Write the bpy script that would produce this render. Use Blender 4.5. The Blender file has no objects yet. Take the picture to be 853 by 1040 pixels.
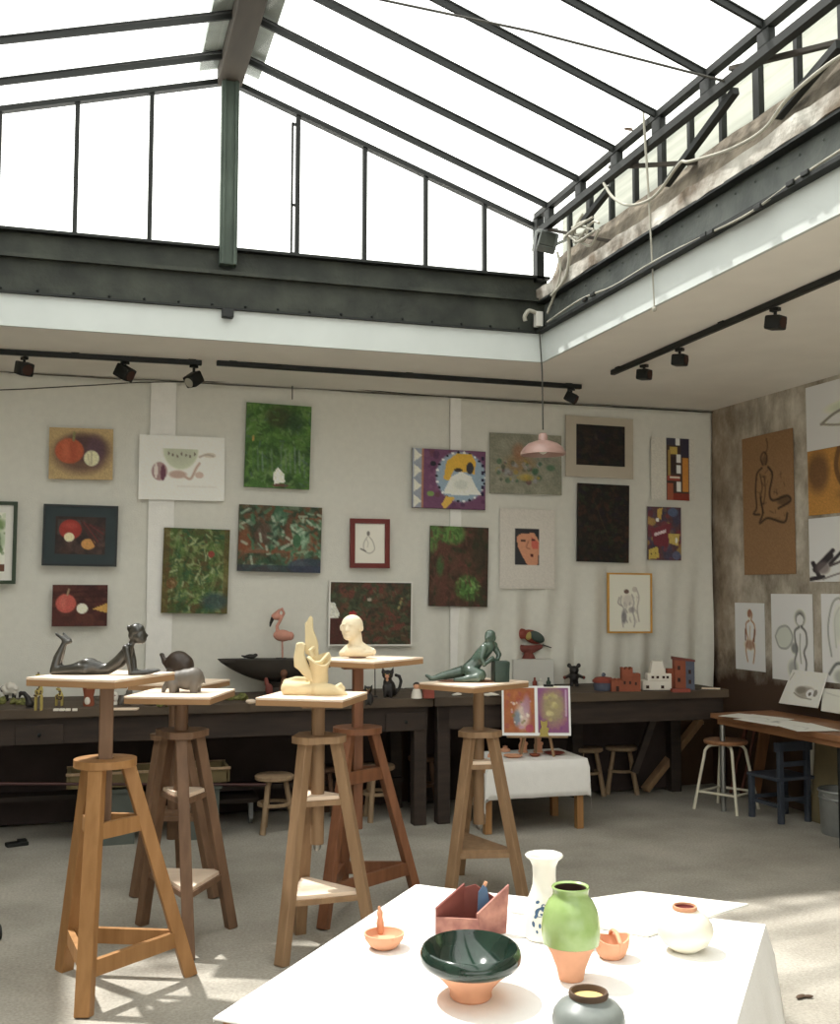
import bpy, bmesh, math, random
import numpy as np
from mathutils import Vector, Matrix, noise as mnoise
random.seed(7)
PI = math.pi
C = bpy.context.scene.collection

# ------------------------------------------------------------------ camera model (853 x 1040)
F, YAW, PIT, ROL, H = 1095.8, 0.296, 0.07115, 0.00241, 1.6
W0, H0 = 853.0, 1040.0
_cy, _sy = math.cos(YAW), math.sin(YAW)
FW = Vector((_sy*math.cos(PIT), _cy*math.cos(PIT), math.sin(PIT)))
_r = Vector((_cy, -_sy, 0)); _u = _r.cross(FW)
RT = _r*math.cos(ROL) + _u*math.sin(ROL)
UP = -_r*math.sin(ROL) + _u*math.cos(ROL)
O = Vector((0, 0, H))
def ray(x, y): return RT*((x-W0/2)/F) - UP*((y-H0/2)/F) + FW
def onZ(x, y, z=0.0): d = ray(x, y); return O + d*((z-H)/d.z)
def onY(x, y, Y): d = ray(x, y); return O + d*(Y/d.y)
def onX(x, y, X): d = ray(x, y); return O + d*(X/d.x)
def depth(p): return (Vector(p)-O).dot(FW)

# ------------------------------------------------------------------ colours and materials
def s2l(c): return tuple((v/12.92 if v <= .04045 else ((v+.055)/1.055)**2.4) for v in (x/255.0 for x in c))
MATS = {}
def mat(name, col, rough=.6, var=.15, scale=8.0, bump=0.0, bscale=40.0, metal=0.0, spec=.4, stretch=(1, 1, 1), col2=None, coat=0.0, gain=1.0, detail=5.0):
    if name in MATS: return MATS[name]
    m = bpy.data.materials.new(name); m.use_nodes = True
    nt = m.node_tree; N = nt.nodes; L = nt.links
    b = N['Principled BSDF']
    b.inputs['Roughness'].default_value = rough
    b.inputs['Metallic'].default_value = metal
    b.inputs['Specular IOR Level'].default_value = spec
    if coat: b.inputs['Coat Weight'].default_value = coat; b.inputs['Coat Roughness'].default_value = .06
    c = tuple(min(.95, v*gain) for v in s2l(col))
    if col2 is None:
        ca = tuple(v*(1-var) for v in c); cb = tuple(min(.95, v*(1+var)) for v in c)
    else:
        ca = c; cb = tuple(min(.95, v*gain) for v in s2l(col2))
    tc = N.new('ShaderNodeTexCoord'); mp = N.new('ShaderNodeMapping')
    mp.inputs['Scale'].default_value = stretch
    L.new(tc.outputs['Object'], mp.inputs['Vector'])
    nz = N.new('ShaderNodeTexNoise'); nz.inputs['Scale'].default_value = scale; nz.inputs['Detail'].default_value = detail
    L.new(mp.outputs['Vector'], nz.inputs['Vector'])
    rp = N.new('ShaderNodeValToRGB')
    rp.color_ramp.elements[0].position = .32; rp.color_ramp.elements[1].position = .68
    rp.color_ramp.elements[0].color = (*ca, 1); rp.color_ramp.elements[1].color = (*cb, 1)
    L.new(nz.outputs['Fac'], rp.inputs['Fac']); L.new(rp.outputs['Color'], b.inputs['Base Color'])
    if bump:
        n2 = N.new('ShaderNodeTexNoise'); n2.inputs['Scale'].default_value = bscale; n2.inputs['Detail'].default_value = 6
        L.new(mp.outputs['Vector'], n2.inputs['Vector'])
        bp = N.new('ShaderNodeBump'); bp.inputs['Strength'].default_value = bump; bp.inputs['Distance'].default_value = .02
        L.new(n2.outputs['Fac'], bp.inputs['Height']); L.new(bp.outputs['Normal'], b.inputs['Normal'])
    MATS[name] = m
    return m

def attr_mat(name='painted_surface', rough=.65):
    if name in MATS: return MATS[name]
    m = bpy.data.materials.new(name); m.use_nodes = True
    nt = m.node_tree; b = nt.nodes['Principled BSDF']; b.inputs['Roughness'].default_value = rough
    b.inputs['Specular IOR Level'].default_value = .25
    a = nt.nodes.new('ShaderNodeAttribute'); a.attribute_name = 'paint'
    nt.links.new(a.outputs['Color'], b.inputs['Base Color'])
    n2 = nt.nodes.new('ShaderNodeTexNoise'); n2.inputs['Scale'].default_value = 60
    tc = nt.nodes.new('ShaderNodeTexCoord'); nt.links.new(tc.outputs['Object'], n2.inputs['Vector'])
    bp = nt.nodes.new('ShaderNodeBump'); bp.inputs['Strength'].default_value = .12; bp.inputs['Distance'].default_value = .005
    nt.links.new(n2.outputs['Fac'], bp.inputs['Height']); nt.links.new(bp.outputs['Normal'], b.inputs['Normal'])
    MATS[name] = m
    return m

def glass_mat(name, tint=(1, 1, 1), clear=.94, translucent=0.0, tcol=(.8, .8, .78)):
    m = bpy.data.materials.new(name); m.use_nodes = True
    nt = m.node_tree; N = nt.nodes; L = nt.links
    for n in list(N):
        if n.type != 'OUTPUT_MATERIAL': N.remove(n)
    out = [n for n in N if n.type == 'OUTPUT_MATERIAL'][0]
    tr = N.new('ShaderNodeBsdfTransparent'); tr.inputs['Color'].default_value = (*[clear*t for t in tint], 1)
    gl = N.new('ShaderNodeBsdfGlossy'); gl.inputs['Roughness'].default_value = .05
    mx = N.new('ShaderNodeMixShader')
    mx.inputs['Fac'].default_value = .03; L.new(tr.outputs['BSDF'], mx.inputs[1]); L.new(gl.outputs['BSDF'], mx.inputs[2])
    last = mx
    if translucent:
        tl = N.new('ShaderNodeBsdfTranslucent'); tl.inputs['Color'].default_value = (*tcol, 1)
        nz = N.new('ShaderNodeTexNoise'); nz.inputs['Scale'].default_value = 6; nz.inputs['Detail'].default_value = 6
        mr = N.new('ShaderNodeMapRange'); mr.inputs['From Min'].default_value = .3; mr.inputs['From Max'].default_value = .7
        mr.inputs['To Min'].default_value = max(0, translucent-.25); mr.inputs['To Max'].default_value = min(1, translucent+.15)
        L.new(nz.outputs['Fac'], mr.inputs['Value'])
        m2 = N.new('ShaderNodeMixShader')
        L.new(mr.outputs['Result'], m2.inputs['Fac']); L.new(mx.outputs['Shader'], m2.inputs[1]); L.new(tl.outputs['BSDF'], m2.inputs[2])
        last = m2
    L.new(last.outputs['Shader'], out.inputs['Surface'])
    MATS[name] = m
    return m

# ------------------------------------------------------------------ mesh builder
class MB:
    def __init__(s): s.bm = bmesh.new()
    def box(s, c, d, rz=0.0, rx=0.0, ry=0.0, bev=0.0):
        t = bmesh.new()
        bmesh.ops.create_cube(t, size=1.0, matrix=Matrix.Diagonal((d[0], d[1], d[2], 1)))
        if bev: bmesh.ops.bevel(t, geom=t.edges[:], offset=bev, segments=2, affect='EDGES', profile=.6)
        M = Matrix.Translation(c) @ Matrix.Rotation(rz, 4, 'Z') @ Matrix.Rotation(ry, 4, 'Y') @ Matrix.Rotation(rx, 4, 'X')
        t.transform(M); s._add(t); return s
    def _add(s, t):
        me = bpy.data.meshes.new('_t'); t.to_mesh(me); t.free(); s.bm.from_mesh(me); bpy.data.meshes.remove(me)
    def beam(s, a, b, w, h, up=(0, 0, 1), bev=0.0, w2=None, h2=None):
        a = Vector(a); b = Vector(b); d = (b-a); ln = d.length; d.normalize()
        upv = Vector(up)
        if abs(d.dot(upv)) > .98: upv = Vector((0, 1, 0))
        sx = d.cross(upv).normalized(); sz = sx.cross(d).normalized()
        t = bmesh.new(); w2 = w2 or w; h2 = h2 or h
        vs = []
        for (p, ww, hh) in ((a, w, h), (b, w2, h2)):
            for (i, j) in ((-1, -1), (1, -1), (1, 1), (-1, 1)):
                vs.append(t.verts.new(p + sx*(i*ww/2) + sz*(j*hh/2)))
        t.faces.new((vs[3], vs[2], vs[1], vs[0])); t.faces.new(vs[4:8])
        for i in range(4):
            k = (i+1) % 4
            t.faces.new((vs[i], vs[k], vs[4+k], vs[4+i]))
        bmesh.ops.recalc_face_normals(t, faces=t.faces[:])
        if bev: bmesh.ops.bevel(t, geom=t.edges[:], offset=bev, segments=1, affect='EDGES')
        s._add(t); return s
    def tube(s, pts, r, n=10, cap=True, smooth_pts=False):
        pts = [Vector(p) for p in pts]
        if smooth_pts: pts = catmull(pts, 6)
        rs = r if isinstance(r, (list, tuple)) else [r]*len(pts)
        if len(rs) != len(pts):
            rs = list(np.interp(np.linspace(0, 1, len(pts)), np.linspace(0, 1, len(rs)), rs))
        t = bmesh.new(); rings = []
        prev = None
        for i, p in enumerate(pts):
            d = (pts[min(i+1, len(pts)-1)] - pts[max(i-1, 0)]).normalized()
            if prev is None:
                up = Vector((0, 0, 1)) if abs(d.z) < .9 else Vector((1, 0, 0))
                sx = d.cross(up).normalized()
            else:
                sx = (prev - d*prev.dot(d)).normalized()
            prev = sx; sy = d.cross(sx)
            rings.append([t.verts.new(p + (sx*math.cos(2*PI*k/n) + sy*math.sin(2*PI*k/n))*rs[i]) for k in range(n)])
        for i in range(len(rings)-1):
            for k in range(n):
                q = (k+1) % n
                t.faces.new((rings[i][k], rings[i][q], rings[i+1][q], rings[i+1][k]))
        if cap: t.faces.new(rings[0][::-1]); t.faces.new(rings[-1])
        bmesh.ops.recalc_face_normals(t, faces=t.faces[:])
        s._add(t); return s
    def ell(s, c, r, rz=0.0, rx=0.0, ry=0.0, n=16):
        t = bmesh.new()
        bmesh.ops.create_uvsphere(t, u_segments=n, v_segments=max(6, n*2//3), radius=1.0)
        if not isinstance(r, (tuple, list)): r = (r, r, r)
        M = Matrix.Translation(c) @ Matrix.Rotation(rz, 4, 'Z') @ Matrix.Rotation(ry, 4, 'Y') @ Matrix.Rotation(rx, 4, 'X') @ Matrix.Diagonal((r[0], r[1], r[2], 1))
        t.transform(M); s._add(t); return s
    def limb(s, pts, rs, n=12):          # rounded tapered chain
        pts = [Vector(p) for p in pts]
        s.tube(pts, list(rs), n)
        for p, r in zip(pts, rs): s.ell(p, r, n=n)
        return s
    def lathe(s, prof, c=(0, 0, 0), n=32, close=False):
        t = bmesh.new(); rings = []
        for (r, z) in prof:
            if r < 1e-6: rings.append([t.verts.new((c[0], c[1], c[2]+z))])
            else: rings.append([t.verts.new((c[0]+r*math.cos(2*PI*k/n), c[1]+r*math.sin(2*PI*k/n), c[2]+z)) for k in range(n)])
        for a, b in zip(rings, rings[1:]):
            for k in range(n):
                q = (k+1) % n
                if len(a) == 1 and len(b) == 1: continue
                if len(a) == 1: t.faces.new((a[0], b[q], b[k]))
                elif len(b) == 1: t.faces.new((a[k], a[q], b[0]))
                else: t.faces.new((a[k], a[q], b[q], b[k]))
        bmesh.ops.recalc_face_normals(t, faces=t.faces[:])
        s._add(t); return s
    def prism(s, poly, vec):             # planar polygon (3-D points) swept by vec
        t = bmesh.new(); vec = Vector(vec)
        a = [t.verts.new(Vector(p)) for p in poly]; b = [t.verts.new(Vector(p)+vec) for p in poly]
        t.faces.new(a); t.faces.new(b[::-1])
        n = len(a)
        for i in range(n):
            k = (i+1) % n
            t.faces.new((a[k], a[i], b[i], b[k]))
        bmesh.ops.recalc_face_normals(t, faces=t.faces[:])
        s._add(t); return s
    def jitter(s, amp, sc, seed=0):
        for v in s.bm.verts:
            q = v.co*sc + Vector((seed*7.1, seed*3.3, seed))
            v.co += Vector((mnoise.noise(q), mnoise.noise(q+Vector((31, 0, 0))), mnoise.noise(q+Vector((0, 47, 0)))))*amp
        return s
    def sub(s, cuts=4):
        bmesh.ops.subdivide_edges(s.bm, edges=s.bm.edges[:], cuts=cuts, use_grid_fill=True); return s
    def build(s, name, m, parent=None, smooth=False, remesh=0.0, smooth_it=4):
        me = bpy.data.meshes.new(name)
        if parent is None:               # top level: put the origin at the base
            vs = [v.co for v in s.bm.verts]
            lo = Vector((min(v.x for v in vs), min(v.y for v in vs), min(v.z for v in vs)))
            hi = Vector((max(v.x for v in vs), max(v.y for v in vs), max(v.z for v in vs)))
            org = Vector(((lo.x+hi.x)/2, (lo.y+hi.y)/2, lo.z))
            bmesh.ops.translate(s.bm, verts=s.bm.verts[:], vec=-org)
        s.bm.to_mesh(me); s.bm.free()
        o = bpy.data.objects.new(name, me); C.objects.link(o)
        if parent is None: o.location = org
        else: o.parent = parent
        if isinstance(m, str): m = MATS[m]
        me.materials.append(m)
        if remesh:
            r = o.modifiers.new('Remesh', 'REMESH'); r.mode = 'VOXEL'; r.voxel_size = remesh; r.use_smooth_shade = True
            k = o.modifiers.new('Smooth', 'SMOOTH'); k.iterations = smooth_it; k.factor = .5
        elif smooth:
            for p in me.polygons: p.use_smooth = True
            me.set_sharp_from_angle(angle=math.radians(40))
        return o

def catmull(p, k):
    out = []
    for i in range(len(p)-1):
        a = p[max(i-1, 0)]; b = p[i]; c = p[i+1]; d = p[min(i+2, len(p)-1)]
        for j in range(k):
            t = j/k
            out.append(.5*((2*b)+(c-a)*t+(2*a-5*b+4*c-d)*t*t+(-a+3*b-3*c+d)*t**3))
    out.append(p[-1]); return out

def tag(o, label, cat, group=None, kind=None):
    o['label'] = label; o['category'] = cat
    if group: o['group'] = group
    if kind: o['kind'] = kind
    return o
def thing(name, label, cat, loc, rz=0.0, group=None):
    o = bpy.data.objects.new(name, None); C.objects.link(o)
    o.empty_display_size = .05; o.location = loc; o.rotation_euler = (0, 0, rz)
    return tag(o, label, cat, group)
def struct(o): o['kind'] = 'structure'; return o
def sthing(name, loc=(0, 0, 0)):
    o = bpy.data.objects.new(name, None); C.objects.link(o); o.location = loc; o['kind'] = 'structure'; return o
def copy_tree(o, parent=None):
    c = o.copy(); C.objects.link(c)
    if parent: c.parent = parent
    for ch in list(o.children): copy_tree(ch, c)
    return c

class It:
    """a thing standing at pixel (px,py) on the level z; local axes: x = picture right, y = away, z = up; p() takes traced pixels"""
    def __init__(s, name, label, cat, px, py, z, group=None, rz=0.0, at=None):
        s.b = onZ(px, py, z) if at is None else Vector(at)
        s.px, s.py = px, py
        s.s = depth(s.b)/F
        s.name, s.label, s.cat, s.group, s.rz = name, label, cat, group, -YAW+rz
        s.root = None
    def empty(s):
        s.root = thing(s.name, s.label, s.cat, s.b, s.rz, s.group); return s.root
    def p(s, px, py, dv=0.0): return Vector(((px-s.px)*s.s, dv*s.s, (s.py-py)*s.s))
    def q(s, u, v, w): return Vector((u*s.s, v*s.s, w*s.s))
    def one(s, mb, m, **k):              # the whole thing is one mesh
        o = mb.build(s.name, m, parent=_DUMMY, **k); o.parent = None
        o.location = s.b; o.rotation_euler = (0, 0, s.rz); tag(o, s.label, s.cat, s.group); return o
    def prof(s, pr): return [(r*s.s, h*s.s) for r, h in pr]
_DUMMY = bpy.data.objects.new('_dummy', None)

# ------------------------------------------------------------------ base materials
mat('concrete', (150, 145, 134), .85, col2=(178, 173, 162), scale=2.2, bump=.25, bscale=90, spec=.25, detail=9)
mat('plaster_white', (230, 228, 222), .9, .04, 5, bump=.08)
mat('ceiling_paint', (238, 234, 226), .92, .03, 3)
mat('fascia_white', (196, 201, 198), .85, .04, 3)
mat('green_iron', (40, 43, 38), .6, col2=(62, 65, 57), scale=5, bump=.25, bscale=30, spec=.3)
mat('web_iron', (72, 77, 74), .55, col2=(100, 104, 99), scale=6, bump=.2, bscale=30)
mat('dark_iron', (19, 22, 19), .6, .25, 9)
mat('post_green', (80, 92, 82), .65, col2=(58, 68, 60), scale=12, stretch=(1, 1, .3))
mat('old_wood', (64, 58, 50), .8, .25, 10, stretch=(1, .2, 1))
mat('zinc', (170, 178, 172), .6, .12, 10)
mat('rough_plaster', (70, 63, 53), .95, col2=(140, 130, 114), scale=7, bump=.9, bscale=18)
mat('lip_plaster', (104, 92, 78), .95, col2=(200, 197, 188), scale=5, bump=.8, bscale=14, detail=8)
mat('cloth_white', (220, 218, 208), .95, .025, 20, bump=.15, bscale=120, spec=.1)
mat('hem_white', (238, 236, 230), .95, .025, 20, bump=.15, bscale=120, spec=.1)
mat('linen', (236, 234, 230), .95, .02, 20, bump=.12, bscale=160, spec=.1)
mat('paper_white', (228, 226, 218), .9, .02, 10, spec=.1)
mat('black_plastic', (22, 24, 22), .5, .1)
mat('wire_dark', (60, 58, 52), .6, .1)
mat('cable_pale', (158, 155, 142), .6, .1)
mat('wood_gold', (148, 106, 62), .55, col2=(168, 124, 78), scale=5, stretch=(6, 6, .6), bump=.05)
mat('wood_brown', (106, 80, 60), .6, col2=(126, 97, 74), scale=5, stretch=(6, 6, .6), bump=.05)
mat('wood_red', (112, 72, 48), .55, col2=(134, 88, 60), scale=5, stretch=(6, 6, .6), bump=.05)
mat('wood_tan', (134, 106, 78), .6, col2=(154, 124, 93), scale=5, stretch=(6, 6, .6), bump=.05)
mat('board_pale', (232, 208, 184), .6, col2=(240, 220, 198), scale=4, stretch=(1, 8, 1))
mat('board_edge', (158, 122, 86), .6, .1, 4)
mat('stool_wood', (138, 114, 88), .65, col2=(158, 134, 106), scale=6, stretch=(6, 6, 1))
mat('stool_dark', (92, 66, 48), .65, .15, 6)
mat('bench_top', (62, 51, 42), .7, col2=(90, 76, 61), scale=4, stretch=(.5, 6, 1), bump=.1)
mat('bench_dark', (44, 36, 31), .75, col2=(60, 48, 41), scale=5, stretch=(.6, 4, 4))
mat('steel', (150, 150, 146), .35, .06, metal=.8)
mat('cream_paint', (214, 208, 188), .45, .04)
mat('blue_paint', (58, 63, 72), .55, .12)
mat('desk_wood', (134, 92, 62), .55, col2=(156, 112, 78), scale=4, stretch=(6, 1, 1))
mat('galvanised', (150, 152, 150), .45, .12, 12, metal=.55)
mat('terracotta', (212, 158, 126), .75, .07, 14, bump=.08, spec=.2)
mat('terracotta_red', (142, 82, 62), .8, .1, 14, spec=.2)
mat('clay_maroon', (116, 62, 54), .75, .14, 20)
mat('clay_pink', (178, 128, 112), .75, col2=(128, 82, 76), scale=26)
mat('glaze_green', (134, 160, 92), .25, col2=(160, 182, 122), scale=16, spec=.5, coat=.3)
mat('glaze_dark', (20, 34, 28), .12, col2=(36, 58, 47), scale=14, spec=.5, coat=.3)
mat('porcelain', (226, 224, 212), .3, .02, spec=.5)
mat('cream_glaze', (226, 218, 196), .45, col2=(236, 232, 216), scale=10)
mat('blue_deco', (70, 98, 128), .4, .2)
mat('grey_glaze', (104, 110, 107), .4, col2=(136, 141, 136), scale=12)
mat('dark_inside', (58, 36, 28), .8, .1)
mat('dark_red_inside', (96, 28, 24), .8, .1)
mat('sand', (206, 176, 116), .95, .1, 60, bump=.2)
mat('bronze', (44, 42, 36), .3, .2, 14, spec=.6, coat=.35)
mat('grey_clay', (100, 94, 86), .5, .12, 14, spec=.5)
mat('bronze_brown', (62, 50, 42), .4, .2, 14, spec=.5)
mat('cream_plaster', (214, 197, 158), .65, .06, 10, spec=.3)
mat('cream_head', (226, 213, 184), .6, .05, 10, spec=.3)
mat('verdigris', (56, 74, 64), .2, col2=(82, 100, 88), scale=12, spec=.6, coat=.3)
mat('verdigris_dark', (50, 66, 58), .4, .15, 12)
mat('stone_brown', (110, 74, 54), .7, .12)
mat('black_clay', (36, 32, 30), .5, .15)
mat('anvil_dark', (54, 48, 42), .55, .2, 9)
mat('flamingo_pink', (196, 140, 122), .6, .1, 20)
mat('moss', (92, 98, 52), .95, col2=(136, 134, 82), scale=40)
mat('yellow_clay', (176, 158, 88), .6, .1)
mat('ochre', (112, 98, 66), .7, .12)
mat('grey_bin', (92, 98, 92), .7, .1)
mat('red_clay', (136, 64, 52), .6, .15, 20)
mat('white_clay', (222, 216, 204), .7, .05)
mat('blue_clay', (80, 85, 100), .6, .15, 20)
mat('block_white', (206, 204, 196), .8, .03)
mat('pink_metal', (172, 140, 131), .35, .08, spec=.6)
mat('pipe_red', (64, 32, 28), .5, .15)
mat('orange_plank', (128, 88, 56), .65, .15, 5, stretch=(6, 6, .6))
mat('red_plank', (96, 52, 40), .65, .15, 5, stretch=(6, 6, .6))
mat('olive_board', (118, 106, 78), .8, .08)
mat('bark_brown', (84, 66, 52), .8, .15)

def speckle(name, sc, amp):
    m = MATS[name]; nt = m.node_tree; N = nt.nodes; L = nt.links; b = N['Principled BSDF']
    src = b.inputs['Base Color'].links[0].from_socket
    tc = [n for n in N if n.type == 'TEX_COORD'][0]
    nz = N.new('ShaderNodeTexNoise'); nz.inputs['Scale'].default_value = sc; nz.inputs['Detail'].default_value = 4; L.new(tc.outputs['Object'], nz.inputs['Vector'])
    mr = N.new('ShaderNodeMapRange'); mr.inputs['From Min'].default_value = .3; mr.inputs['From Max'].default_value = .7
    mr.inputs['To Min'].default_value = 1-amp; mr.inputs['To Max'].default_value = 1+amp; L.new(nz.outputs['Fac'], mr.inputs['Value'])
    vm = N.new('ShaderNodeVectorMath'); vm.operation = 'SCALE'; L.new(src, vm.inputs[0]); L.new(mr.outputs['Result'], vm.inputs['Scale'])
    L.new(vm.outputs['Vector'], b.inputs['Base Color'])
speckle('concrete', 70, .16)
# stained right wall
def wall_mat():
    m = bpy.data.materials.new('stained_wall'); m.use_nodes = True
    nt = m.node_tree; N = nt.nodes; L = nt.links; b = N['Principled BSDF']
    b.inputs['Roughness'].default_value = .9; b.inputs['Specular IOR Level'].default_value = .2
    g = N.new('ShaderNodeNewGeometry')
    mp = N.new('ShaderNodeMapping'); mp.inputs['Scale'].default_value = (1, 1.3, .9); L.new(g.outputs['Position'], mp.inputs['Vector'])
    n1 = N.new('ShaderNodeTexNoise'); n1.inputs['Scale'].default_value = 3.6; n1.inputs['Detail'].default_value = 9; n1.inputs['Roughness'].default_value = .65
    L.new(mp.outputs['Vector'], n1.inputs['Vector'])
    r = N.new('ShaderNodeValToRGB'); e = r.color_ramp.elements
    e[0].position = .3; e[0].color = (*s2l((134, 123, 109)), 1); e[1].position = .72; e[1].color = (*s2l((228, 222, 210)), 1)
    k = e.new(.5); k.color = (*s2l((184, 175, 160)), 1)
    L.new(n1.outputs['Fac'], r.inputs['Fac'])
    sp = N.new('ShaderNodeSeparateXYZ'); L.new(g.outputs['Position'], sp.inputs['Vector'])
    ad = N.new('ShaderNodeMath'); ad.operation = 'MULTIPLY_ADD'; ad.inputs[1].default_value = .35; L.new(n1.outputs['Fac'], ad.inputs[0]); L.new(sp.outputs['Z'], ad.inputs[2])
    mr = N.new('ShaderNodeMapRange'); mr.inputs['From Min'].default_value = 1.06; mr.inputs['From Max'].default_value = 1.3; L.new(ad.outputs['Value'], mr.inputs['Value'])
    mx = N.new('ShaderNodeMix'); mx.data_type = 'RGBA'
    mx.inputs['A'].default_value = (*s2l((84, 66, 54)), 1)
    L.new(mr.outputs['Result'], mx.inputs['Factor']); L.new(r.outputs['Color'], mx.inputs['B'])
    # wall colour gets darker and browner towards the back wall
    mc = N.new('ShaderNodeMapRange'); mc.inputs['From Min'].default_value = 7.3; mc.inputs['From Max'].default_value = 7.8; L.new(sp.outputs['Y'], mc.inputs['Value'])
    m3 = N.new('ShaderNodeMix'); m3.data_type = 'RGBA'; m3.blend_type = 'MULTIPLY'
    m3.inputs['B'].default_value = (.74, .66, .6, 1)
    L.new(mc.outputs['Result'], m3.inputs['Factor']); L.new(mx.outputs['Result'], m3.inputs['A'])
    L.new(m3.outputs['Result'], b.inputs['Base Color'])
    bp = N.new('ShaderNodeBump'); bp.inputs['Strength'].default_value = .5; bp.inputs['Distance'].default_value = .02
    L.new(n1.outputs['Fac'], bp.inputs['Height']); L.new(bp.outputs['Normal'], b.inputs['Normal'])
    MATS['stained_wall'] = m
wall_mat()
glass_mat('roof_glass', clear=.95)
glass_mat('dirty_glass', clear=.3, translucent=.85, tcol=(.62, .63, .59))

# ================================================================== THE SETTING
XL, XR, YB, YF = -1.29, 2.83, 6.52, -3.0
HC = 3.10
RX0, RX1, RY0, RY1 = -4.2, 4.97, -4.6, 7.96
m = MB(); m.box(((RX0+RX1)/2, (RY0+RY1)/2, -.05), (RX1-RX0+.4, RY1-RY0+.4, .1)); struct(m.build('floor', 'concrete'))
m = MB(); m.box(((RX0+RX1)/2, RY1+.1, 1.64), (RX1-RX0+.4, .2, 3.28)); struct(m.build('wall_back', 'stained_wall'))
m = MB(); m.box((RX1+.1, (RY0+RY1)/2, 1.64), (.2, RY1-RY0, 3.28)); struct(m.build('wall_right', 'stained_wall'))
m = MB(); m.box((RX0-.1, (RY0+RY1)/2, 1.64), (.2, RY1-RY0, 3.28)); struct(m.build('wall_left', 'plaster_white'))
m = MB(); xm_, wx_ = (RX0+RX1)/2, RX1-RX0
m.box((xm_, RY0-.1, .15), (wx_+.4, .2, .3)); m.box((xm_, RY0-.1, 3.09), (wx_+.4, .2, .38)); m.box((RX0, RY0-.1, 1.6), (.4, .2, 2.6)); m.box((RX1, RY0-.1, 1.6), (.4, .2, 2.6))
struct(m.build('wall_front', 'plaster_white'))
w = sthing('added_fill_window', (xm_, RY0-.1, .3))  # unseen glazing behind the camera, added to brighten the back wall
m = MB(); m.box((0, 0, 1.3), (wx_-.4, .006, 2.6)); m.build('glass_pane', 'roof_glass', w)
for k in range(8):
    m = MB(); m.box((-wx_/2+.25+k*(wx_-.5)/7, 0, 1.3), (.05, .06, 2.6)); m.build('mullion', 'dark_iron', w)
m = MB(); m.box((0, 0, .9), (wx_-.4, .05, .05)); m.box((0, 0, .02), (wx_-.4, .08, .05)); m.box((0, 0, 2.58), (wx_-.4, .08, .05)); m.build('transom', 'dark_iron', w)
# ceiling slab with the skylight opening
m = MB(); zc = HC+.095; th = .19
m.box(((RX0+RX1)/2, (YB+.02+RY1)/2, zc), (RX1-RX0, RY1-YB-.02, th))
m.box(((RX0+RX1)/2, (YF-.02+RY0)/2, zc), (RX1-RX0, YF-.02-RY0, th))
m.box(((XR+.02+RX1)/2, (YB+YF)/2, zc), (RX1-XR-.02, YB-YF+.04, th))
m.box(((XL-.02+RX0)/2, (YB+YF)/2, zc), (XL-.02-RX0, YB-YF+.04, th))
struct(m.build('ceiling', 'ceiling_paint'))
# white fascia lining the opening
for i, (c, d) in enumerate((((.77, YB+.01, HC+.096), (XR-XL+.04, .02, .192)), ((XR+.01, (YB+YF)/2, HC+.096), (.02, YB-YF, .192)),
                            ((XL-.01, (YB+YF)/2, HC+.096), (.02, YB-YF, .192)), ((.77, YF-.01, HC+.096), (XR-XL+.04, .02, .192)))):
    m = MB(); m.box(c, d); struct(m.build('trim_%d' % (i+1), 'fascia_white'))

# gable beam (riveted plates) under the end glazing
g = sthing('trim_5', (.77, YB, 3.29))
m = MB(); m.box((0, .05, .105), (XR-XL+.1, .08, .21)); m.build('lower_plate', 'green_iron', g)
m = MB(); m.box((0, .03, .22), (XR-XL+.1, .13, .022)); m.build('ledge', 'green_iron', g)
m = MB(); m.box((0, .06, .30), (XR-XL+.1, .08, .15)); m.build('upper_plate', 'green_iron', g)
m = MB(); m.box((0, .03, .373), (XR-XL+.1, .13, .016)); m.build('sill', 'dark_iron', g)
m = MB()
for k in range(20): m.ell((-1.9+k*.2, .008, .03), .009, n=8)
m.box((0, .0, .004), (XR-XL+.1, .05, .012)); m.build('rivet_flange', 'dark_iron', g)
m = MB(); m.box((-.01, -.02, -.03), (.07, .06, .05), bev=.006); m.build('bracket', 'black_plastic', g)
# right beam: I section
g = sthing('trim_6', (XR, (YB+YF)/2, 3.29))
L = YB-YF
m = MB(); m.box((.0, 0, .008), (.10, L, .018)); m.build('lower_flange', 'dark_iron', g)
m = MB(); m.box((.03, 0, .11), (.018, L, .19)); m.build('web', 'web_iron', g)
m = MB(); m.box((.0, 0, .207), (.07, L, .014)); m.build('upper_flange', 'dark_iron', g)
m = MB()
for k in range(60): m.ell((.018, L/2-.15-k*.16, .16), .007, n=6)
m.build('rivet', 'web_iron', g)
# rough plaster lip and upstand above it
m = MB(); m.box((XR+.015, (YB+YF)/2, 3.545), (.1, L, .085)); m.sub(3)
bmesh.ops.subdivide_edges(m.bm, edges=[e for e in m.bm.edges if abs((e.verts[0].co-e.verts[1].co).y) > .3], cuts=24)
m.jitter(.018, 6.0, 1); struct(m.build('trim_7', 'lip_plaster', smooth=False))
m = MB()
ny = 60
t = m.bm; rows = []
for i in range(ny+1):
    y = YF + L*i/ny
    rows.append([t.verts.new((x + .012*mnoise.noise((x*9, y*4, z*9)), y, z + .01*mnoise.noise((y*5, 3, z*7)))) for x, z in
                 ((XR+.05, 3.57), (XR+.07, 3.65), (XR+.1, 3.74), (XR+.125, 3.82), (XR+.2, 3.84), (XR+.2, 3.40), (XR+.06, 3.40))])
for a, b in zip(rows, rows[1:]):
    for k in range(7): t.faces.new((a[k], a[(k+1) % 7], b[(k+1) % 7], b[k]))
t.faces.new(rows[0]); t.faces.new(rows[-1][::-1])
bmesh.ops.recalc_face_normals(t, faces=t.faces[:])
struct(m.build('trim_8', 'rough_plaster'))
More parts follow.
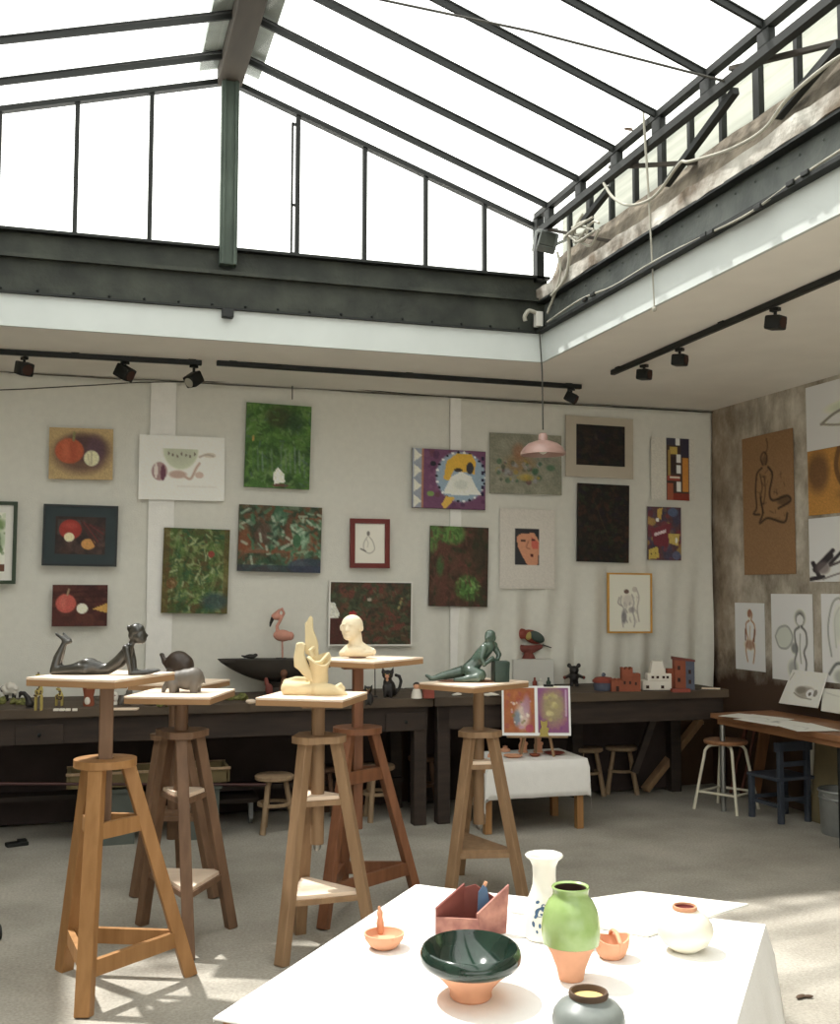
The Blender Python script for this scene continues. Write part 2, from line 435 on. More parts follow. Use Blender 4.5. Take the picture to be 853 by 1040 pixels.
# left beam
m = MB(); m.box((XL-.04, (YB+YF)/2, 3.56), (.08, L, .54)); struct(m.build('trim_9', 'green_iron'))
m = MB(); m.box((.77, YF-.04, 3.5), (XR-XL, .08, .42)); struct(m.build('trim_10', 'green_iron'))

RC = .757
def zr(X): return 4.735 - (.35*(X-RC) if X > RC else .275*(RC-X))
def gable(name, Y, front=True):
    w = sthing(name, (RC, Y, 3.66))
    def loc(x, y, z): return (x-RC, y, z-3.66)
    m = MB()
    m.prism([loc(XL, .055, 3.67), loc(XR, .055, 3.67), loc(XR, .055, zr(XR)), loc(RC, .055, zr(RC)), loc(XL, .055, zr(XL))], (0, .005, 0))
    m.build('glass_pane', 'roof_glass', w)
    for x in (-.99, -.565, -.135, .293, 1.19, 1.624, 2.033, 2.441):
        m = MB(); m.beam(loc(x, .04, 3.66), loc(x, .04, zr(x)), .026, .035, up=(0, 1, 0)); m.build('mullion', 'dark_iron', w)
    for a, b in ((RC, XR), (RC, XL)):
        m = MB(); m.beam(loc(a, .04, zr(a)+.008), loc(b, .04, zr(b)+.008), .05, .032); m.build('gable_rafter', 'dark_iron', w)
    m = MB(); m.beam(loc(1.155, .04, 3.67), loc(1.155, .04, 4.53), .012, .02, up=(0, 1, 0))
    for z in (3.69, 4.0, 4.52): m.box(loc(1.172, .04, z), (.04, .02, .012))
    m.build('casement', 'dark_iron', w)
    m = MB(); m.box(loc(RC, -.01, 4.16), (.105, .07, 1.2), bev=.006)
    m.box(loc(RC-.035, -.05, 4.16), (.012, .02, 1.2)); m.box(loc(RC+.035, -.05, 4.16), (.012, .02, 1.2))
    m.build('post', 'post_green', w)
    m = MB(); m.box(loc(XR-.02, .0, 3.86), (.05, .07, .44)); m.build('corner_post', 'dark_iron', w)
    return w
gable('window_1', YB)
gable('window_2', YF)
# roof slopes
def ro(X): return zr(X)+.06
RAFT = [6.32-.472*k for k in range(20)]
w = sthing('window_3', (RC, 1.76, 4.1))
def lo(x, y, z): return (x-RC, y-1.76, z-4.1)
m = MB(); m.prism([lo(RC+.08, YF, ro(RC+.08)+.035), lo(3.12, YF, ro(3.12)+.035), lo(3.12, YB+.1, ro(3.12)+.035), lo(RC+.08, YB+.1, ro(RC+.08)+.035)], (0, 0, .005))
m.build('glass_pane', 'roof_glass', w)
for y in RAFT:
    m = MB(); m.beam(lo(RC+.07, y, ro(RC+.07)), lo(XR, y, ro(XR)), .016, .03)
    m.beam(lo(RC+.07, y, ro(RC+.07)+.03), lo(XR, y, ro(XR)+.017), .028, .006); m.build('rafter', 'dark_iron', w)
w = sthing('window_4', (RC, 1.76, 4.1))
m = MB(); m.prism([lo(RC-.08, YF, ro(RC-.08)+.035), lo(XL-.05, YF, ro(XL-.05)+.035), lo(XL-.05, YB+.1, ro(XL-.05)+.035), lo(RC-.08, YB+.1, ro(RC-.08)+.035)], (0, 0, .005))
m.build('glass_pane', 'roof_glass', w)
for y in RAFT:
    m = MB(); m.beam(lo(RC-.07, y, ro(RC-.07)), lo(XL, y, ro(XL)), .016, .03)
    m.beam(lo(RC-.07, y, ro(RC-.07)+.03), lo(XL, y, ro(XL)+.017), .028, .006); m.build('rafter', 'dark_iron', w)
# ridge beam with flashing
g = sthing('trim_11', (RC, (YB+YF)/2, 4.74))
m = MB(); m.box((0, 0, .03), (.15, L+.1, .13), bev=.01); m.build('ridge_board', 'old_wood', g)
m = MB(); m.box((-.13, 0, .07), (.12, L+.1, .02), ry=-.25); m.box((.13, 0, .07), (.12, L+.1, .02), ry=.3); m.build('flashing', 'zinc', g)
# girder carrying the right slope, with slots
g = sthing('trim_12', (2.8, (YB+YF)/2, 3.93))
m = MB(); m.box((0, 0, .152), (.045, L, .036)); m.build('top_chord', 'dark_iron', g)
m = MB(); m.box((0, 0, .035), (.045, L, .042)); m.build('bottom_chord', 'dark_iron', g)
for y in RAFT:
    m = MB(); m.box((0, y-(YB+YF)/2, .095), (.04, .09, .08), bev=.01); m.build('batten_plate', 'dark_iron', g)
# clerestory
w = sthing('window_5', (2.96, (YB+YF)/2, 3.83))
m = MB(); m.box((.03, 0, .13), (.006, L, .28)); m.build('glass_pane', 'dirty_glass', w)
k = 0; y = YB-.15
while y > YF:
    m = MB(); m.box((.01, y-(YB+YF)/2, .12), (.03, .05 if k % 3 == 1 else .028, .26)); m.build('mullion', 'dark_iron', w); y -= .30; k += 1
# struts of the girder
def strut(a, b, w_, h_, mt):
    m = MB(); m.beam(a, b, w_, h_, bev=.003); return m
g = sthing('trim_13', (2.8, 5.0, 3.6))
def sub(p): return Vector(p)-Vector((2.8, 5.0, 3.6))
for (a, b, xa, xb, s_) in (((747, 92), (677, 187), 2.83, 2.88, .035), ((619, 192), (592, 226), 2.83, 2.88, .035), ((853, 45), (790, 118), 2.83, 2.9, .035)):
    m = MB(); m.beam(sub(onX(*a, xa)), sub(onX(*b, xb)), s_, s_); m.build('brace', 'dark_iron', g)
for (a, b, xa, xb) in (((620, 170), (706, 165), 2.80, 2.93), ((742, 70), (860, 41), 2.80, 2.95), ((545, 231), (625, 246), 2.80, 2.90)):
    m = MB(); m.beam(sub(onX(*a, xa)), sub(onX(*b, xb)), .03, .02); m.build('tie_bar', 'old_wood', g)

# ================================================================== CURTAINS ON THE BACK WALL
YC = 7.90
def cloth_panel(name, label, xa, xb, off, seed, fold, group):
    m = MB(); nx, nz = 70, 50; t = m.bm; g = []
    for j in range(nz+1):
        z = .62 + (3.094-.62)*j/nz
        row = []
        for i in range(nx+1):
            u = i/nx; x = xa + (xb-xa)*u
            lowr = max(0, 1-(z-.5)/1.6)
            f = .010*math.sin(x*9+seed) * mnoise.noise((x*1.5, seed, z*.5))
            f += fold*lowr*(.5*math.sin(x*17+1.5*z+seed) + .5*math.sin(x*29-2.2*z))*max(0, min(1, (x-1.2)/1.6))
            sag = .008*abs(math.sin(u*PI*2)) * (j/nz)**3
            xx = x + (-.05*(1-(j/nz)) if (name == 'right' and i == nx) else 0)
            row.append(t.verts.new((xx, YC + off - f, z - sag)))
        g.append(row)
    for a, b in zip(g, g[1:]):
        for i in range(nx): t.faces.new((a[i], a[i+1], b[i+1], b[i]))
    r = thing('curtain', label, 'curtain', ((xa+xb)/2, YC, .62), 0, group)
    bmesh.ops.translate(t, verts=t.verts[:], vec=-Vector(r.location))
    o = m.build('cloth', 'cloth_white', r, smooth=True)
    md = o.modifiers.new('Solid', 'SOLIDIFY'); md.thickness = .004
    return r
xs = [onY(p, 500, YC).x for p in (151, 177, 456, 467, 723)]
c1 = cloth_panel('left', 'white cloth hung behind the pumpkin pictures at the left', -2.2, xs[1], .012, 1, .012, 'white cloths over the back wall')
c2 = cloth_panel('mid', 'white cloth hung across the middle of the back wall', xs[0], xs[3], -.002, 2, .02, 'white cloths over the back wall')
c3 = cloth_panel('right', 'white folded cloth hung at the right end of the back wall', xs[2], xs[4], -.016, 3, .075, 'white cloths over the back wall')
for r, xa, xb, off in ((c2, xs[0], xs[1], -.02), (c3, xs[2], xs[3], -.03)):
    m = MB(); m.box((0, 0, 1.23), (xb-xa, .003, 2.46)); bmesh.ops.translate(m.bm, verts=m.bm.verts[:], vec=((xa+xb)/2-r.location.x, off, 0)); m.build('hem', 'hem_white', r)
pts = [onY(x, y, YC-.05) for x, y in ((-330, 398), (-40, 397), (80, 392), (160, 388), (297, 389), (380, 397), (480, 405), (600, 412), (724, 419))]
m = MB(); m.tube(pts, .004, 6, smooth_pts=True); tag(m.build('curtain_wire', 'wire_dark'), 'thin sagging wire along the top of the hung cloths', 'wire')
p = onY(297, 388, YC-.05)
m = MB(); m.box(p+Vector((0, 0, .02)), (.07, .05, .035), bev=.006); m.tube([p, p+Vector((0, 0, -.02)), p+Vector((.0, 0, -.13))], .004, 6)
tag(m.build('wire_hook', 'wire_dark'), 'small dark hook on the ceiling holding the curtain wire', 'hook')

# ================================================================== PAINTED SURFACES
class Cv:
    def __init__(s, w, h, bg, seed=0):
        s.w, s.h = w, h; s.a = np.ones((h, w, 3))*np.array(bg, float); s.r = random.Random(seed)
        s.Y, s.X = np.mgrid[0:h, 0:w]; s.X = (s.X+.5)/w; s.Y = (s.Y+.5)/h; s.asp = h/w
    def _mix(s, k, c): s.a = s.a*(1-k[..., None]) + np.array(c, float)*k[..., None]
    def ell(s, cx, cy, rx, ry, c, al=1., soft=.12, rot=0.):
        dx = s.X-cx; dy = (s.Y-cy)
        if rot:
            dy2 = dy*s.asp; ca, sa = math.cos(rot), math.sin(rot)
            dx, dy = dx*ca+dy2*sa, (-dx*sa+dy2*ca)/s.asp
        d = np.sqrt((dx/rx)**2+(dy/ry)**2)
        s._mix(np.clip((1-d)/soft+.5, 0, 1)*al, c); return s
    def rect(s, x0, y0, x1, y1, c, al=1.):
        k = ((s.X >= x0) & (s.X <= x1) & (s.Y >= y0) & (s.Y <= y1)).astype(float)*al; s._mix(k, c); return s
    def poly(s, pts, c, al=1.):
        ins = np.zeros_like(s.X, bool); n = len(pts)
        for i in range(n):
            x0, y0 = pts[i]; x1, y1 = pts[(i+1) % n]
            if y0 == y1: continue
            cond = ((s.Y >= min(y0, y1)) & (s.Y < max(y0, y1))) & (s.X < (x1-x0)*(s.Y-y0)/(y1-y0)+x0)
            ins ^= cond
        s._mix(ins.astype(float)*al, c); return s
    def line(s, pts, wd, c, al=1.):
        k = np.zeros_like(s.X)
        for (x0, y0), (x1, y1) in zip(pts, pts[1:]):
            vx, vy = x1-x0, (y1-y0)*s.asp; L2 = vx*vx+vy*vy+1e-9
            t = np.clip(((s.X-x0)*vx+(s.Y-y0)*s.asp*vy)/L2, 0, 1)
            d = np.sqrt((s.X-x0-t*vx)**2+((s.Y-y0)*s.asp-t*vy)**2)
            k = np.maximum(k, np.clip((wd-d)/(1.0/s.w)+.5, 0, 1))
        s._mix(k*al, c); return s
    def curve(s, pts, wd, c, al=1.):
        v = catmull([Vector((x, y, 0)) for x, y in pts], 5); return s.line([(q.x, q.y) for q in v], wd, c, al)
    def blot(s, n, cols, r0, r1, al=.7, box=(0, 0, 1, 1), elong=1.):
        R = s.r
        for _ in range(int(n*1.5)):
            q = R.uniform(r0, r1)*.8
            s.ell(R.uniform(box[0], box[2]), R.uniform(box[1], box[3]), q*elong, q/s.asp, R.choice(cols), al*R.uniform(.6, 1), .35, R.uniform(0, 3.1))
        return s
    def dab(s, n, cols, ln, wd, al=.8, box=(0, 0, 1, 1), ang=None):
        for _ in range(n):
            x, y = s.r.uniform(box[0], box[2]), s.r.uniform(box[1], box[3]); t = s.r.uniform(0, PI) if ang is None else ang+s.r.uniform(-.5, .5)
            l = ln*s.r.uniform(.5, 1.2)
            s.line([(x, y), (x+l*math.cos(t), y+l*math.sin(t)/s.asp)], wd*s.r.uniform(.6, 1.3), s.r.choice(cols), al)
        return s
    def grain(s, amp):
        rs = np.random.RandomState(s.r.randint(0, 9999)); s.a = s.a*(1+amp*(rs.rand(s.h, s.w, 1)-.5)); return s

GAIN = 1.45
def paint_mesh(name, cv, w, h, th, parent, gain=None, y0=0.0, c=(0, 0), m='painted_surface', rough=.65):
    """flat sheet w x h (local x,z; front at y0-th, back at y0), coloured by the raster"""
    gain = gain or GAIN
    nx, ny = cv.w-1, cv.h-1
    a = np.clip(cv.a/255., 0, 1); a = a*.8 + a.mean(2, keepdims=True)*.2; lin = np.where(a <= .04045, a/12.92, ((a+.055)/1.055)**2.4)*gain
    lin = np.clip(lin, 0.004, .86)
    vs = []; cs = []
    for j in range(cv.h):
        for i in range(cv.w):
            vs.append((c[0]-w/2+w*i/nx, y0-th, c[1]+h-h*j/ny)); cs.append(lin[j, i])
    fs = [(j*cv.w+i, (j+1)*cv.w+i, (j+1)*cv.w+i+1, j*cv.w+i+1) for j in range(ny) for i in range(nx)]
    b = len(vs)
    for (x, z, j, i) in ((c[0]-w/2, c[1]+h, 0, 0), (c[0]+w/2, c[1]+h, 0, nx), (c[0]+w/2, c[1], ny, nx), (c[0]-w/2, c[1], ny, 0)):
        vs.append((x, y0, z)); cs.append(lin[j, i]*.8)
    top = list(range(0, cv.w)); rt = [j*cv.w+nx for j in range(cv.h)]; bt = [ny*cv.w+i for i in range(cv.w)]; lf = [j*cv.w for j in range(cv.h)]
    fs += [tuple(top + [b+1, b]), tuple(rt + [b+2, b+1]), tuple(bt[::-1] + [b+3, b+2]), tuple(lf[::-1] + [b, b+3]), (b, b+1, b+2, b+3)]
    me = bpy.data.meshes.new(name); me.from_pydata(vs, [], fs)
    at = me.color_attributes.new('paint', 'FLOAT_COLOR', 'POINT')
    at.data.foreach_set('color', np.concatenate([np.array(cs), np.ones((len(cs), 1))], 1).ravel())
    me.materials.append(attr_mat(m, rough))
    o = bpy.data.objects.new(name, me); C.objects.link(o)
    if parent: o.parent = parent
    return o
def frame_bars(w, h, bw, d, y0=0.0, c=(0, 0)):
    """four mitred bars, outer size w x h, local x,z, front at y0-d"""
    m = MB()
    o = [(-w/2, 0), (w/2, 0), (w/2, h), (-w/2, h)]; i = [(-w/2+bw, bw), (w/2-bw, bw), (w/2-bw, h-bw), (-w/2+bw, h-bw)]
    for k in range(4):
        q = (k+1) % 4
        m.prism([(x+c[0], y0, z+c[1]) for x, z in (o[k], o[q], i[q], i[k])], (0, -d, 0))
    return m
YP = 7.855; XP = 4.962
def place(x0, y0, x1, y1, wall):
    if wall == 'b':
        a = onY(x0, (y0+y1)/2, YP).x; b = onY(x1, (y0+y1)/2, YP).x
        xm = (x0+x1)/2
        t = onY(xm, y0, YP).z; l = onY(xm, y1, YP).z
        return b-a, t-l, Vector(((a+b)/2, YP, l)), 0.0
    a = onX(x0, (y0+y1)/2, XP).y; b = onX(x1, (y0+y1)/2, XP).y
    t = onX(x0, y0, XP).z; l = onX(x0, y1, XP).z
    return a-b, t-l, Vector((XP, (a+b)/2, l)), -PI/2
def sheet(name, label, cat, box, wall, cv, th=.004, roll=0.0, group=None, gain=None):
    w, h, p, rz = place(*box, wall)
    if wall == 'r' and gain is None: gain = 1.85
    o = paint_mesh(name, cv, w, h, th, None, gain); o.location = p; o.rotation_euler = (0, roll, rz)
    return tag(o, label, cat, group)
def framed(name, label, cat, box, wall, cv, fcol, bw, matm=None, mw=0.0, roll=0.0, d=.022, gain=None, group=None):
    w, h, p, rz = place(*box, wall)
    r = thing(name, label, cat, p, rz, group); r.rotation_euler = (0, roll, rz)
    if bw: frame_bars(w, h, bw, d).build('frame', fcol, r)
    if matm:
        mm = MB(); mm.box((0, -.006, h/2), (w-2*bw+.004, .006, h-2*bw+.004)); mm.build('mat_board', matm, r)
    q = bw+(0 if isinstance(mw, tuple) else mw)
    if isinstance(mw, tuple): l, t_, r_, b_ = mw; ww, hh, cx, cz = w-l-r_, h-t_-b_, (l-r_)/2, b_
    else: ww, hh, cx, cz = w-2*q, h-2*q, 0, q
    paint_mesh('artwork', cv, ww, hh, .004, r, gain, -.008, (cx, cz))
    return r
mat('mat_bluegreen', (50, 58, 60), .9, .08, gain=1.4)
mat('mat_grey', (150, 142, 128), .9, .04, gain=1.6)
mat('mat_white', (228, 226, 218), .9, .02)
mat('frame_green', (44, 60, 38), .5, .1)
mat('frame_red', (92, 30, 24), .5, .12, gain=1.5)
mat('frame_gold', (176, 132, 62), .45, .1, gain=1.5)
mat('frame_teal', (32, 38, 38), .5, .1)

RL = .02
# pumpkin on tan paper
cv = Cv(66, 52, (168, 140, 92), 1)
cv.ell(.5, .5, .42, .36, (92, 66, 54), .9, .5).ell(.55, .38, .35, .25, (70, 48, 52), .8, .6).ell(.72, .45, .14, .3, (88, 60, 74), .6, .6)
cv.ell(.32, .45, .22, .24, (170, 76, 46)).ell(.26, .42, .05, .2, (190, 92, 58), .5, .8).ell(.38, .45, .05, .22, (150, 62, 40), .5, .8).line([(.38, .24), (.39, .1)], .02, (120, 116, 70))
cv.ell(.66, .58, .12, .15, (196, 190, 150)).line([(.66, .46), (.66, .7)], .008, (160, 150, 112)).line([(.6, .5), (.63, .7)], .006, (160, 150, 112)).grain(.14)
sheet('pastel_drawing', 'pastel of a pumpkin and squash on tan paper, high at left', 'drawing', (50, 435, 115, 487), 'b', cv, roll=-.01)
# dark framed still life
cv = Cv(60, 44, (50, 40, 36), 2)
cv.blot(60, [(40, 32, 32), (66, 46, 40), (84, 60, 54)], .04, .14, .6)
cv.rect(.05, .1, .5, .5, (84, 78, 74), .4)
cv.ell(.3, .35, .22, .26, (146, 42, 34)).ell(.3, .25, .12, .08, (176, 66, 52), .6, .8).ell(.28, .55, .1, .12, (206, 192, 150)).ell(.66, .72, .14, .14, (186, 128, 62))
for k in range(5): cv.line([(.5+.06*k, .12+.03*k), (.8+.05*k, .75-.1*k)], .014, (98, 42, 40) if k % 2 else (70, 34, 34))
cv.grain(.15)
framed('framed_pastel', 'still life of red pumpkin in blue-grey mount and dark frame', 'painting', (43, 513, 119, 575), 'b', cv, 'frame_teal', .014, 'mat_bluegreen', .068, roll=.01)
cv = Cv(56, 42, (70, 34, 28), 3)
cv.blot(60, [(54, 26, 24), (92, 48, 36), (78, 36, 30)], .04, .16, .6)
for k in range(4): cv.line([(0, .2+.12*k), (1, .15+.13*k)], .014, (54, 24, 22), .7)
cv.ell(.25, .45, .18, .22, (178, 74, 62)).ell(.2, .42, .05, .18, (196, 100, 84), .5, .8).line([(.27, .25), (.3, .12)], .015, (150, 130, 96)).ell(.54, .57, .1, .12, (212, 204, 176)).poly([(.72, .58), (1, .44), (1, .68)], (186, 138, 62)).grain(.15)
sheet('oil_painting', 'small dark red painting of a pumpkin, lowest at left', 'painting', (53, 594, 109, 636), 'b', cv, .016, roll=.0)
# framed at the left edge
cv = Cv(40, 60, (206, 206, 190), 4)
cv.ell(.6, .2, .4, .12, (92, 120, 62), .9, .5).ell(.7, .45, .3, .2, (120, 146, 104), .7, .6).curve([(.2, .3), (.5, .4), (.8, .3), (.9, .6)], .02, (66, 84, 52)).rect(.3, .85, 1, .97, (96, 60, 42)).blot(25, [(86, 110, 62), (150, 168, 130)], .03, .1, .6, (.2, .05, 1, .7))
framed('framed_picture', 'green framed picture with a wide white mount cut by the left edge', 'painting', (-52, 509, 17, 593), 'b', cv, 'frame_green', .024, 'mat_white', .05, d=.03)
# watermelon on white paper
cv = Cv(90, 68, (206, 203, 194), 5)
cv.ell(.48, .22, .2, .3, (176, 182, 154)).rect(.2, 0, .8, .21, (206, 203, 194)).ell(.48, .24, .16, .2, (158, 160, 138), .6, .7)
for k in range(7): cv.ell(.34+.05*k, .28+.02*(k % 3), .012, .025, (112, 104, 90))
cv.rect(.2, 0, .8, .21, (206, 203, 194))
cv.ell(.24, .56, .09, .14, (150, 118, 116)).ell(.28, .58, .03, .12, (96, 54, 68)).ell(.2, .55, .02, .12, (196, 184, 176)).ell(.45, .6, .1, .06, (170, 142, 128), 1, .4)
cv.curve([(.52, .62), (.6, .66), (.66, .5), (.7, .42)], .014, (172, 146, 130)).ell(.7, .6, .05, .05, (184, 160, 146)).ell(.82, .29, .07, .04, (186, 176, 160)).curve([(.7, .32), (.78, .28), (.86, .3)], .01, (160, 146, 130)).line([(.45, .78), (.9, .78)], .003, (170, 166, 158)).grain(.04)
sheet('watercolour_drawing', 'white sheet with melon slice and garlic, upper left of the green canvas', 'drawing', (141, 443, 228, 508), 'b', cv, roll=.0)
# green abstract
def abstract(w, h, bg, cols, n, seed, r0=.02, r1=.09, el=1.8):
    cv = Cv(w, h, bg, seed); cv.blot(n, cols, r0, r1, .75, elong=el); return cv
G1 = [(62, 86, 36), (92, 112, 52), (44, 62, 30), (120, 132, 78), (84, 62, 34), (40, 76, 46)]
cv = abstract(70, 88, (70, 74, 36), G1, 260, 6, .012, .05, 2.4)
for k in range(6):
    cv.curve([(.2+.02*k, .1+.03*k), (.15+.03*k, .5), (.35, .85-.03*k), (.7, .8-.04*k), (.85-.03*k, .4), (.7, .1+.03*k)], .012, random.choice([(96, 130, 60), (130, 150, 90), (60, 96, 46)]), .35)
cv.dab(150, G1+[(130, 146, 96), (150, 160, 112), (50, 74, 44)], .09, .012, .75, (.12, .05, .85, .9))
cv.rect(0, 0, .1, 1, (92, 66, 30), .55).rect(.92, 0, 1, 1, (92, 66, 30), .5).ell(.72, .3, .05, .04, (128, 50, 40)).ell(.15, .65, .08, .06, (120, 66, 36), .6).ell(.8, .85, .2, .1, (44, 66, 72), .7, .6).grain(.2)
sheet('canvas_painting', 'tall green canvas of looping strokes with ochre side bands', 'painting', (164, 537, 231, 623), 'b', cv, .018, RL)
cv = abstract(66, 84, (62, 100, 40), [(52, 88, 32), (84, 124, 48), (40, 66, 32), (72, 104, 44), (98, 130, 66)], 240, 7, .015, .06, 2.2)
cv.ell(.5, .15, .2, .12, (54, 58, 34), .8, .7).ell(.75, .22, .14, .12, (34, 56, 34), .7, .7)
for k in range(12): cv.line([(.12+.07*k, .5+.04*(k % 3)), (.14+.07*k, .8)], .012, random.choice([(96, 116, 92), (110, 128, 118), (64, 96, 54)]), .6)
cv.poly([(.45, .95), (.44, .82), (.5, .75), (.6, .82), (.62, .92)], (206, 208, 190)).ell(.55, .96, .12, .02, (96, 60, 50)).ell(.12, .42, .02, .04, (170, 130, 60)).dab(120, [(60, 96, 40), (88, 126, 56), (44, 70, 36), (104, 130, 84), (70, 92, 80)], .08, .012, .6).poly([(.45, .95), (.44, .82), (.5, .75), (.6, .82), (.62, .92)], (206, 208, 190)).grain(.18)
sheet('canvas_painting', 'bright green canvas with a small white shape near its foot', 'painting', (248, 411, 314, 496), 'b', cv, .018, RL)
cv = abstract(86, 66, (58, 66, 44), [(46, 84, 56), (92, 62, 42), (70, 100, 74), (34, 50, 38), (110, 130, 104), (104, 58, 36)], 260, 8, .012, .06, 2)
cv.ell(.08, .55, .08, .2, (118, 60, 34), .8, .5).ell(.3, .45, .1, .2, (82, 52, 44), .7, .6).ell(.62, .45, .07, .2, (106, 58, 40), .8, .5).ell(.9, .45, .05, .12, (120, 66, 40), .8, .5).line([(.1, .7), (.8, .68)], .02, (120, 70, 46), .8).ell(.45, .3, .04, .2, (110, 140, 112), .5, .7, .2).ell(.75, .5, .1, .25, (96, 140, 104), .5, .7).dab(110, [(60, 104, 70), (120, 150, 120), (96, 60, 40), (40, 64, 46), (150, 164, 140), (118, 64, 40)], .08, .014, .75, (0, .05, 1, .8)).ell(.7, .52, .05, .1, (54, 92, 60)).rect(0, .9, 1, 1, (40, 50, 62), .7).ell(.85, .9, .25, .12, (48, 54, 76), .7).grain(.2)
sheet('canvas_painting', 'wide canvas of green and rust figures beneath the bright green one', 'painting', (241, 514, 325, 581), 'b', cv, .02, RL)
# red-framed sketch
cv = Cv(40, 48, (204, 200, 186), 9)
cv.ell(.45, .25, .06, .06, (110, 104, 96)).curve([(.42, .33), (.3, .5), (.32, .68), (.5, .75), (.66, .65), (.6, .45), (.48, .33)], .014, (150, 144, 132)).line([(.2, .64), (.36, .7)], .02, (90, 86, 78)).curve([(.4, .4), (.45, .5), (.42, .6)], .01, (160, 154, 142))
framed('framed_drawing', 'little nude sketch in a wide dark red frame', 'drawing', (355, 527, 395, 577), 'b', cv, 'frame_red', .036, 'mat_white', .004, d=.026)
# dark mottled picture
cv = abstract(86, 66, (60, 56, 40), [(74, 50, 36), (54, 66, 42), (92, 56, 40), (44, 48, 36), (66, 78, 52), (104, 50, 42)], 260, 10, .01, .05, 2)
cv.poly([(.0, .32), (.06, .34), (.12, .52), (.1, .58), (0, .6)], (196, 196, 180)).rect(0, .58, .16, 1, (74, 36, 32), .8).ell(.28, .5, .05, .04, (150, 40, 42)).ell(.48, .28, .03, .03, (150, 140, 120)).line([(.88, .26), (.84, .42)], .014, (130, 120, 70)).dab(140, [(76, 50, 36), (56, 68, 44), (96, 58, 42), (44, 46, 34), (84, 84, 56)], .05, .01, .7, (.16, .05, 1, 1)).grain(.2)
framed('framed_painting', 'dark mottled brown-green picture in thin pale frame behind the pale bust', 'painting', (333, 590, 418, 656), 'b', cv, 'mat_white', .012, None, 0, d=.014, roll=.01)
# purple and yellow portrait
cv = Cv(78, 62, (104, 62, 92), 11)
cv.blot(60, [(84, 44, 76), (120, 74, 104), (96, 54, 60), (70, 40, 70)], .02, .06, .7)
cv.rect(0, 0, .14, 1, (132, 138, 150))
for k in range(4): cv.poly([(.03, .25*k+.02), (.13, .25*k+.125), (.03, .25*k+.23)], (196, 194, 178))
cv.rect(.13, 0, .16, 1, (160, 104, 76))
cv.ell(.66, .45, .34, .42, (128, 150, 168), 1, .1)
for i in range(26):
    t = 2*PI*i/26
    cv.ell(.66+.33*math.cos(t), .45+.41*math.sin(t), .018, .022, (28, 26, 40) if i % 2 else (210, 206, 200))
for k in range(6): cv.rect(.93, .1+.12*k, .97, .16+.12*k, (40, 34, 60))
cv.poly([(.42, .5), (.46, .2), (.6, .06), (.8, .06), (.86, .2), (.84, .4), (.66, .36), (.56, .34), (.5, .52)], (206, 158, 46))
cv.poly([(.44, .66), (.52, .46), (.66, .36), (.8, .44), (.86, .6), (.94, .74), (.6, .76), (.44, .74)], (204, 204, 192)).ell(.66, .58, .1, .08, (178, 182, 172), .7, .6).ell(.62, .34, .06, .03, (60, 50, 40)).ell(.78, .3, .05, .1, (52, 50, 56)).poly([(.4, .92), (.46, .78), (.58, .8), (.52, .9), (.44, 1)], (206, 160, 58)).rect(0, .985, 1, 1, (60, 30, 40))
cv.ell(.25, .75, .05, .04, (110, 140, 70)).ell(.28, .25, .04, .04, (40, 40, 50)).grain(.08)
sheet('canvas_painting', 'purple and yellow portrait with chequered oval border', 'painting', (418, 457, 492, 517), 'b', cv, .014, .01)
# grey-green still life behind the lamp
cv = Cv(76, 62, (124, 122, 104), 12)
cv.blot(80, [(112, 112, 96), (134, 130, 112), (104, 106, 90)], .03, .1, .5).ell(.42, .5, .2, .14, (132, 102, 66), .8, .8).ell(.4, .3, .08, .12, (150, 90, 60), .6, .8).blot(40, [(90, 58, 62), (68, 74, 60), (150, 124, 54), (130, 130, 132), (56, 90, 64)], .012, .05, .8, (.12, .45, .7, .8)).ell(.5, .72, .1, .06, (168, 140, 52), .7, .6).ell(.84, .55, .06, .05, (56, 96, 66), .7, .6).grain(.15)
sheet('canvas_painting', 'drab grey-green still life partly behind the hanging lamp shade', 'painting', (497, 441, 570, 502), 'b', cv, .006, .0)
# tree
cv = abstract(62, 82, (66, 46, 34), [(54, 40, 30), (84, 54, 42), (44, 54, 32), (96, 52, 44)], 150, 13, .02, .08, 1.8)
cv.line([(.2, 1), (.22, .4), (.12, .05)], .09, (84, 50, 40), .8).line([(.22, .4), (.42, .1)], .05, (84, 52, 40), .7).ell(.4, .1, .18, .12, (88, 130, 56), .9, .6).ell(.08, .08, .1, .08, (84, 124, 56), .9, .6).ell(.05, .25, .08, .08, (80, 116, 52), .8, .6).ell(.18, .5, .06, .12, (56, 92, 46), .8, .7).ell(.64, .76, .18, .14, (72, 116, 44), .9, .6).ell(.7, .75, .03, .08, (130, 170, 90), .7, .6).dab(60, [(88, 130, 56), (70, 108, 46), (104, 140, 72), (54, 84, 40)], .07, .016, .7, (.5, .62, .8, .88)).dab(50, [(88, 130, 56), (66, 100, 46), (54, 84, 40)], .07, .016, .7, (.0, .0, .55, .2)).dab(70, [(84, 54, 42), (60, 42, 32), (98, 60, 48), (46, 50, 34)], .1, .014, .6, ang=1.4).ell(.85, .3, .14, .3, (44, 46, 32), .6, .8).grain(.2)
sheet('canvas_painting', 'dark brown tree trunk canvas with patches of green foliage', 'painting', (435, 535, 494, 616), 'b', cv, .018, RL)
